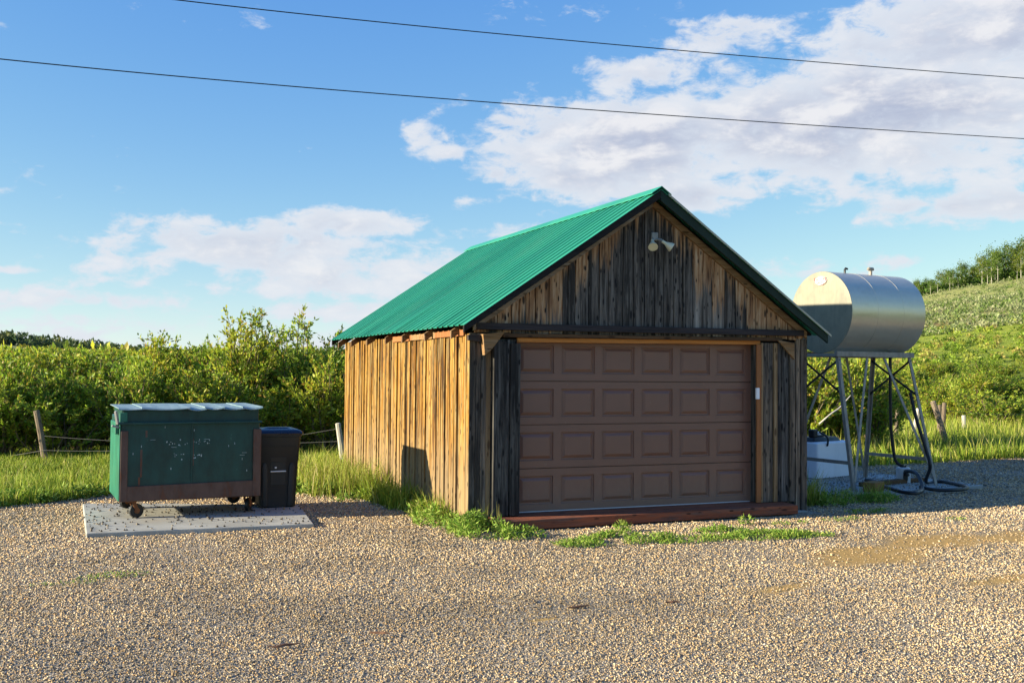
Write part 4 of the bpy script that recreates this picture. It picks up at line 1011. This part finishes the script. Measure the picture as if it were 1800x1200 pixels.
for px in range(1588, 1880, 9):
    for rowd in (0, 1):
        d = 352+rowd*14+rp.uniform(-6, 6); x, y = at_dist(px+rp.uniform(-5, 5), d); z = float(land_h(np.array([x]), np.array([y]))[0])-.2
        big = np.interp(px, [1580, 1620, 1690, 1740, 1800, 1880], [.55, .72, .95, 1.25, 1.35, 1.4])*(.8 if rowd == 0 else 1.0)*rp.uniform(.75, 1.15)
        wl_ = px > 1715 and rowd == 1
        rp.choice(asp).place('aspen_tree', x, y, z, (big, big, big), rp.uniform(0, 6.28),
            'tall wide-crowned aspen standing above the hilltop grove at right' if wl_ else 'slim pale-trunked aspen in the hilltop grove', 'tree', 'tall aspens at the right of the hilltop grove' if wl_ else AG, ('trunk', 'crown'))

far_mass('grove_understory', [(1592, 1900, 352, 378, 300, 4.2, 1.0, 44)], 17, np.array([(.10, .16, .024), (.14, .20, .03), (.08, .12, .022)]))

# ------------------------------------------------------------------ grass and weeds
def blades(x, y, z, hgt, wid, lean, col, rng, tipcol=None):
    n = len(x); a = rng.uniform(0, 2*math.pi, n); la = rng.uniform(0, 2*math.pi, n); l = lean*rng.uniform(.2, 1.3, n)
    b = np.stack([x, y, z], -1); s = np.stack([np.cos(a), np.sin(a), np.zeros(n)], -1)*wid[:, None]/2
    o = np.stack([np.cos(la)*l*hgt, np.sin(la)*l*hgt, np.zeros(n)], -1)
    up = np.stack([np.zeros(n), np.zeros(n), hgt], -1)
    m1 = b+up*.55+o*.3; t = b+up*np.sqrt(np.clip(1-l*l*.4, .2, 1))[:, None]+o
    V = np.stack([b-s, b+s, m1-s*.8, m1+s*.8, t], 1)
    Fc = (np.array([[0, 1, 3], [0, 3, 2], [2, 3, 4]])[None]+np.arange(n)[:, None, None]*5).reshape(-1, 3)
    tc = col*1.12 if tipcol is None else tipcol
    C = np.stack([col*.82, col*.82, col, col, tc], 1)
    return V.reshape(-1, 3), Fc, C.reshape(-1, 3)
def scatter(poly, dens, rng, thin=None):
    xs = [p[0] for p in poly]; ys = [p[1] for p in poly]; A = (max(xs)-min(xs))*(max(ys)-min(ys)); n = int(A*dens)
    x = rng.uniform(min(xs), max(xs), n); y = rng.uniform(min(ys), max(ys), n); k_ = inside(poly, x, y)
    x, y = x[k_], y[k_]
    if thin is not None: k_ = rng.random(len(x)) < thin(x, y); x, y = x[k_], y[k_]
    return x, y
GP = np.array([(.20, .29, .024), (.28, .35, .036), (.38, .40, .055), (.14, .23, .02), (.46, .42, .11), (.50, .42, .19)])
def grass_field(name, jobs, seed):
    rng = np.random.default_rng(seed); Vs, Fs, Cs = [], [], []; b = 0
    for poly, dens, h0, h1, w, lean, probs, thin, zf in jobs:
        x, y = scatter(poly, dens, rng, thin); n = len(x)
        if not n: continue
        cl = (.35+1.3*fbm(x, y, .7, seed+3))*np.where((x < 2) & (y > 7.0), .55, 1.0); hh = rng.uniform(h0, h1, n)*cl
        col = GP[rng.choice(6, n, p=probs)]*rng.uniform(.65, 1.25, (n, 1))*(.70+.6*fbm(x, y, .45, seed+9))[:, None]
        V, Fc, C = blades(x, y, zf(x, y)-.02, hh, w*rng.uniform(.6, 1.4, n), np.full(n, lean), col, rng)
        Vs.append(V); Fs.append(Fc+b); Cs.append(C); b += len(V)
    o = link(name, np_mesh(name, np.vstack(Vs), np.vstack(Fs), np.vstack(Cs)), M['blade'], kind='stuff'); return o
ORD = [.28, .28, .2, .19, .04, .01]; DRY = [.16, .24, .28, .06, .18, .08]
edge = lambda x, y: np.clip((y-0)*0+1, 0, 1)
LEFT = [(-14, 1.6), (-7.5, 3.0), (-5.2, 3.9), (-4.5, 4.4), (-3.84, 4.9), (-2.6, 4.6), (-1.1, 4.2), (-.62, 3.8), (-.34, 2.3), (-.1, 1.35), (-.03, 1.4), (-.03, 6.6), (1.5, 9.5), (.5, 16.5), (-14, 16.5)]
lp = [p for p in LEFT]
rngG = np.random.default_rng(3)
grass_field('grass', [
    (lp, 690, .08, .28, .016, .65, ORD, None, land_h),
    (lp, 30, .26, .48, .010, .35, DRY, None, land_h),
    ([(-.42, 1.9), (-.04, 1.2), (-.02, 3.2), (-.5, 3.6)], 900, .15, .42, .012, .6, ORD, None, yard_h),
    ([(-1.1, 3.6), (-.02, 2.8), (-.02, 6.6), (-1.3, 6.0)], 420, .28, .60, .010, .5, DRY, None, land_h),
], 41)
RIGHT = [(7.6, 6.0), (8.6, 5.3), (9.4, 5.25), (11, 5.05), (13.5, 5.35), (16.5, 5.7), (24, 6.5), (34, 24), (14, 26), (5, 12)]
grass_field('grass', [
    (RIGHT, 260, .12, .36, .018, .5, ORD, lambda x, y: np.clip(1.35-(y-5)/22, .25, 1), land_h),
    (RIGHT, 40, .34, .62, .015, .3, DRY, lambda x, y: np.clip(1.35-(y-5)/22, .25, 1), land_h),
    ([(12, 22), (40, 22), (52, 46), (12, 50)], 26, .25, .55, .05, .5, ORD, None, land_h),
], 42)
# broad-leaved weeds: clusters of leaves
def weed_patch(name, spots, seed, label=None):
    rng = np.random.default_rng(seed); Vs, Fs, Cs = [], [], []; b = 0
    pal = np.array([(.11, .21, .022), (.17, .29, .032), (.24, .36, .045), (.33, .39, .08)])
    for x, y, rx, ry, n, hh, ll in spots:
        r = np.sqrt(rng.random(n)); a = rng.uniform(0, 6.28, n); px_ = x+np.cos(a)*r*rx; py_ = y+np.sin(a)*r*ry
        cl = fbm(px_, py_, .22, seed, 3); k_ = rng.random(n) < np.clip(cl*2.6-.75, 0, 1)*np.clip(1.5-r*r*1.15, 0, 1); px_, py_, r, cl = px_[k_], py_[k_], r[k_], cl[k_]; n = len(px_)
        top = hh*(.35+.65*(1-r**2))*np.clip(cl*1.7, .2, 1.2)
        pz = yard_h(px_, py_)+.008+top*rng.random(n)
        D = np.stack([rng.normal(0, 1, n), rng.normal(0, 1, n), rng.uniform(.1, 1.4, n)], -1)
        col = pal[rng.integers(4, size=n)]*rng.uniform(.75, 1.25, (n, 1))
        V, Fc, C = leaf_cloud(np.stack([px_, py_, pz], -1), D, ll*rng.uniform(.5, 1.3, n), ll*.22*rng.uniform(.6, 1.4, n), col, rng)
        Vs.append(V); Fs.append(Fc+b); Cs.append(C); b += len(V)
    return link(name, np_mesh(name, np.vstack(Vs), np.vstack(Fs), np.vstack(Cs)), M['blade'], kind='stuff')
weed_patch('weeds', [(-.22, .45, .30, .62, 2800, .22, .075), (-.02, -.42, .36, .52, 3400, .22, .075), (.28, -.80, .34, .26, 1700, .13, .06), (-.20, 1.25, .2, .45, 1100, .2, .08)], 51)
weed_patch('weeds', [(.85, -1.42, .42, .26, 2000, .05, .05), (1.45, -1.32, .52, .34, 3200, .09, .055), (2.0, -1.55, .52, .24, 1800, .04, .045), (1.62, -.78, .14, .10, 420, .15, .06), (1.15, -1.05, .2, .12, 400, .06, .05)], 52)
weed_patch('weeds', [(2.75, -1.12, .42, .14, 1000, .05, .05), (2.95, -1.62, .55, .30, 2800, .05, .05), (3.45, -1.75, .4, .22, 1400, .05, .05), (3.35, -.78, .12, .09, 260, .14, .06), (3.85, -.95, .3, .10, 420, .04, .05)], 53)
weed_patch('weeds', [(5.5, -.50, .45, .14, 700, .06, .05), (5.55, .35, .28, .25, 1300, .22, .08), (6.0, .5, .5, .2, 1500, .16, .07), (6.45, .35, .35, .15, 900, .14, .07), (6.06, -1.45, .2, .07, 240, .05, .04), (4.7, -.9, .3, .12, 360, .04, .04), (-3.9, -1.53, .35, .10, 300, .04, .035), (-4.3, -1.75, .3, .08, 160, .03, .03)], 54)
weed_patch('weeds', [(x_, y_, .5, .25, 900, .18, .10) for x_, y_ in ((-7.2, 3.25), (-6.4, 3.6), (-5.6, 4.0), (-5.0, 4.35), (-4.3, 4.75), (-1.2, 4.35), (-.75, 3.95), (-.45, 3.0))], 56)
grass_field('grass', [([(5.0, .2), (7.0, .55), (6.9, 1.0), (4.95, .8)], 420, .10, .36, .010, .5, ORD, None, yard_h), ([(5.25, .35), (5.5, .35), (5.5, .6), (5.25, .6)], 1500, .25, .5, .009, .4, DRY, None, yard_h),
    ([(-.3, .9), (-.02, .5), (-.02, 1.5), (-.35, 1.6)], 700, .15, .40, .010, .6, DRY, None, yard_h), ([(.05, -.25), (.25, -.4), (.3, -.1), (.05, -.02)], 500, .15, .38, .009, .4, DRY, None, yard_h)], 55)
# crumbs of soil and gravel on the slabs
def crumbs(name, poly, z, n, seed, s0, s1, m, cols):
    rng = np.random.default_rng(seed); xs = [p[0] for p in poly]; ys = [p[1] for p in poly]
    x = rng.uniform(min(xs), max(xs), n); y = rng.uniform(min(ys), max(ys), n); k_ = inside(poly, x, y) & (rng.random(n) < fbm(x, y, .5, seed)*1.7-.25); x, y = x[k_], y[k_]; n = len(x)
    base = np.array([[1, 0, 0], [-1, 0, 0], [0, 1, 0], [0, -1, 0], [0, 0, 1], [0, 0, -1]], float); fo = np.array([[0, 2, 4], [2, 1, 4], [1, 3, 4], [3, 0, 4], [2, 0, 5], [1, 2, 5], [3, 1, 5], [0, 3, 5]])
    s = rng.uniform(s0, s1, n)
    V = base[None]*rng.uniform(.5, 1.3, (n, 6, 1))*s[:, None, None]; V += np.stack([x, y, z+s*.4], -1)[:, None]
    c = np.array(cols)[rng.integers(len(cols), size=n)]
    link(name, np_mesh(name, V.reshape(-1, 3), (fo[None]+np.arange(n)[:, None, None]*6).reshape(-1, 3), np.repeat(c, 6, 0)), m, kind='stuff')
crumbs('soil_crumbs', PAD, -.098, 900, 71, .006, .018, M['stone'], [(.05, .045, .04), (.09, .075, .06), (.25, .2, .14)])
crumbs('slab_gravel', TPAD, -.085, 3600, 72, .008, .02, M['stone'], [(.4, .33, .24), (.3, .27, .23), (.2, .18, .16), (.5, .45, .38)])

# ------------------------------------------------------------------ fences and wires
def post(parent, base, top, r, m, n=8):
    b_, t_ = np.array(base, float), np.array(top, float)
    return MB().tube([b_-np.array([0, 0, .1]), b_*.5+t_*.5, t_, t_+(t_-b_)*.012], [r*1.05, r, r*.96, r*.7], n).build('post', m, parent, smooth=True)
lf = empty('wire_fence', (0, 0, 0), label='sagging barbed wire fence in front of the left thicket, grey post and pale post', cat='fence')
p1 = at_z(80, 806, -.12); p1t = at_depth(64, 722, float((p1-CAM) @ FW)); p2 = at_z(604, 815, -.12); p2t = at_depth(594, 744, float((p2-CAM) @ FW))
post(lf, p1, p1t, .06, M['post_wood']); post(lf, p2, p2t, .055, M['pale_post'])
def wire(parent, a, b_, sag, r=.0032, name='barbed_wire', barbs=True):
    a, b_ = np.array(a, float), np.array(b_, float); mb = MB(); pts = [a+(b_-a)*t-np.array([0, 0, sag*4*t*(1-t)]) for t in np.linspace(0, 1, 20)]
    mb.tube(pts, r, 5)
    if barbs:
        L = np.linalg.norm(b_-a); 
        for t in np.arange(0, 1, .22/L):
            q = a+(b_-a)*t-np.array([0, 0, sag*4*t*(1-t)]); mb.tube([q+np.array([-.02, 0, -.018]), q+np.array([.02, 0, .018])], .004, 3)
    return mb.build(name, M['wire_metal'], parent)
d1, d2 = float((p1-CAM) @ FW), float((p2-CAM) @ FW)
w0 = at_depth(-160, 822, d1+1.2); w1 = at_depth(78, 791, d1-.1); w2 = at_depth(600, 752, d2)
wire(lf, w0, w1, .03); wire(lf, w1, w2, .16); wire(lf, at_depth(78, 766, d1-.1), at_depth(600, 775, d2), .1)
rf = empty('wire_fence', (0, 0, 0), label='old post and wire fence along the grass behind the tank', cat='fence')
for bx, by, tx, ty, r, m in ((1606, 765, 1615, 718, .075, 'pale_post'), (1574, 768, 1578, 718, .07, 'post_wood'), (1650, 768, 1652, 712, .055, 'post_wood'), (1657, 766, 1660, 708, .065, 'post_wood'), (1666, 782, 1640, 706, .075, 'post_wood'), (1695, 762, 1694, 730, .065, 'pale_post')):
    bq = at_z(bx, by, -.12); tq = at_depth(tx, ty, float((bq-CAM) @ FW)); post(rf, bq, tq, r, M[m])
qa, qb = at_z(1655, 766, -.12), at_z(1574, 768, -.12); qc = at_z(1850, 764, -.12)
wire(rf, qb+np.array([0, 0, .75]), qa+np.array([0, 0, .8]), .05, barbs=False); wire(rf, qa+np.array([0, 0, .8]), qc+np.array([0, 0, .7]), .1, barbs=False)
# dead branch in the dark bush
db = [at_depth(1440, 745, 21.5), at_depth(1462, 726, 21.5), at_depth(1476, 716, 21.6), at_depth(1495, 695, 21.8)]
MB().tube(smooth_path(db, 4), [.022-.001*i for i in range(13)], 6).build('dead_branch', M['pale_post'], None, smooth=True, label='bare pale branch sticking out of the dark bush', cat='branch')
# overhead cables
def cable(pts, label):
    P_ = [np.array(p) for p in pts]; a, m_, b_ = P_
    # parabola through three points, carried on past both edges of the frame
    ts = np.linspace(-.6, 1.6, 60); out = [a*(2*(t-.5)*(t-1))+m_*(-4*t*(t-1))+b_*(2*t*(t-.5)) for t in ts]
    MB().tube(out, .012, 6).build('overhead_cable', M['cable'], None, smooth=True, label=label, cat='cable')
def on_plane(px, py, yy): d = ray(px, py); return CAM+d*(yy-CAM[1])/d[1]
cable([on_plane(300, -1, 11), on_plane(1050, 76, 11), on_plane(1800, 138, 11)], 'upper overhead cable crossing the sky high over the shed')
cable([on_plane(0, 104, 11), on_plane(900, 183, 11), on_plane(1800, 244, 11)], 'lower overhead cable crossing the sky above the shed ridge')

for k_, (px, py, L, a, lab) in enumerate(((1018, 1066, .20, .1, 'reddish bark sliver on the gravel, middle of the yard'), (1182, 1058, .13, -.2, 'short dark bark chip on the gravel, right of the reddish sliver'), (500, 1134, .22, .1, 'dark brown stick lying on the gravel at lower left'), (668, 1112, .15, -.5, 'brown twig on the gravel between the stick and the reddish sliver'))):
    q = at_z(px, py, G0+.022); mb = MB(); rr2 = random.Random(k_)
    pts = [(-L/2+L*t, rr2.uniform(-.008, .008), rr2.uniform(0, .006)) for t in (0, .25, .5, .75, 1)]
    o = mb.tube(pts, [.004, .009, .011, .008, .003], 5).build('bark_chip', M['chip'], None, label=lab, cat='bark chip'); o.location = q; o.rotation_euler = (0, 0, a)
for pts, lab in ((((528, 748), (556, 724), (585, 700), (604, 676)), 'pale bare branch slanting up behind the wheelie bin'), (((534, 770), (566, 748), (600, 716)), 'thin bare branch low behind the wheelie bin, beside the pale post'), (((400, 640), (418, 600), (428, 560)), 'bare twig stem standing up inside the tall thin willow')):
    P_ = [at_depth(x_, y_, 25.2+.1*i_) for i_, (x_, y_) in enumerate(pts)]; P_ = smooth_path(P_, 4)
    MB().tube(P_, [.018-.011*i_/len(P_) for i_ in range(len(P_))], 5).build('dead_branch', M['pale_post'], None, smooth=True, label=lab, cat='branch')
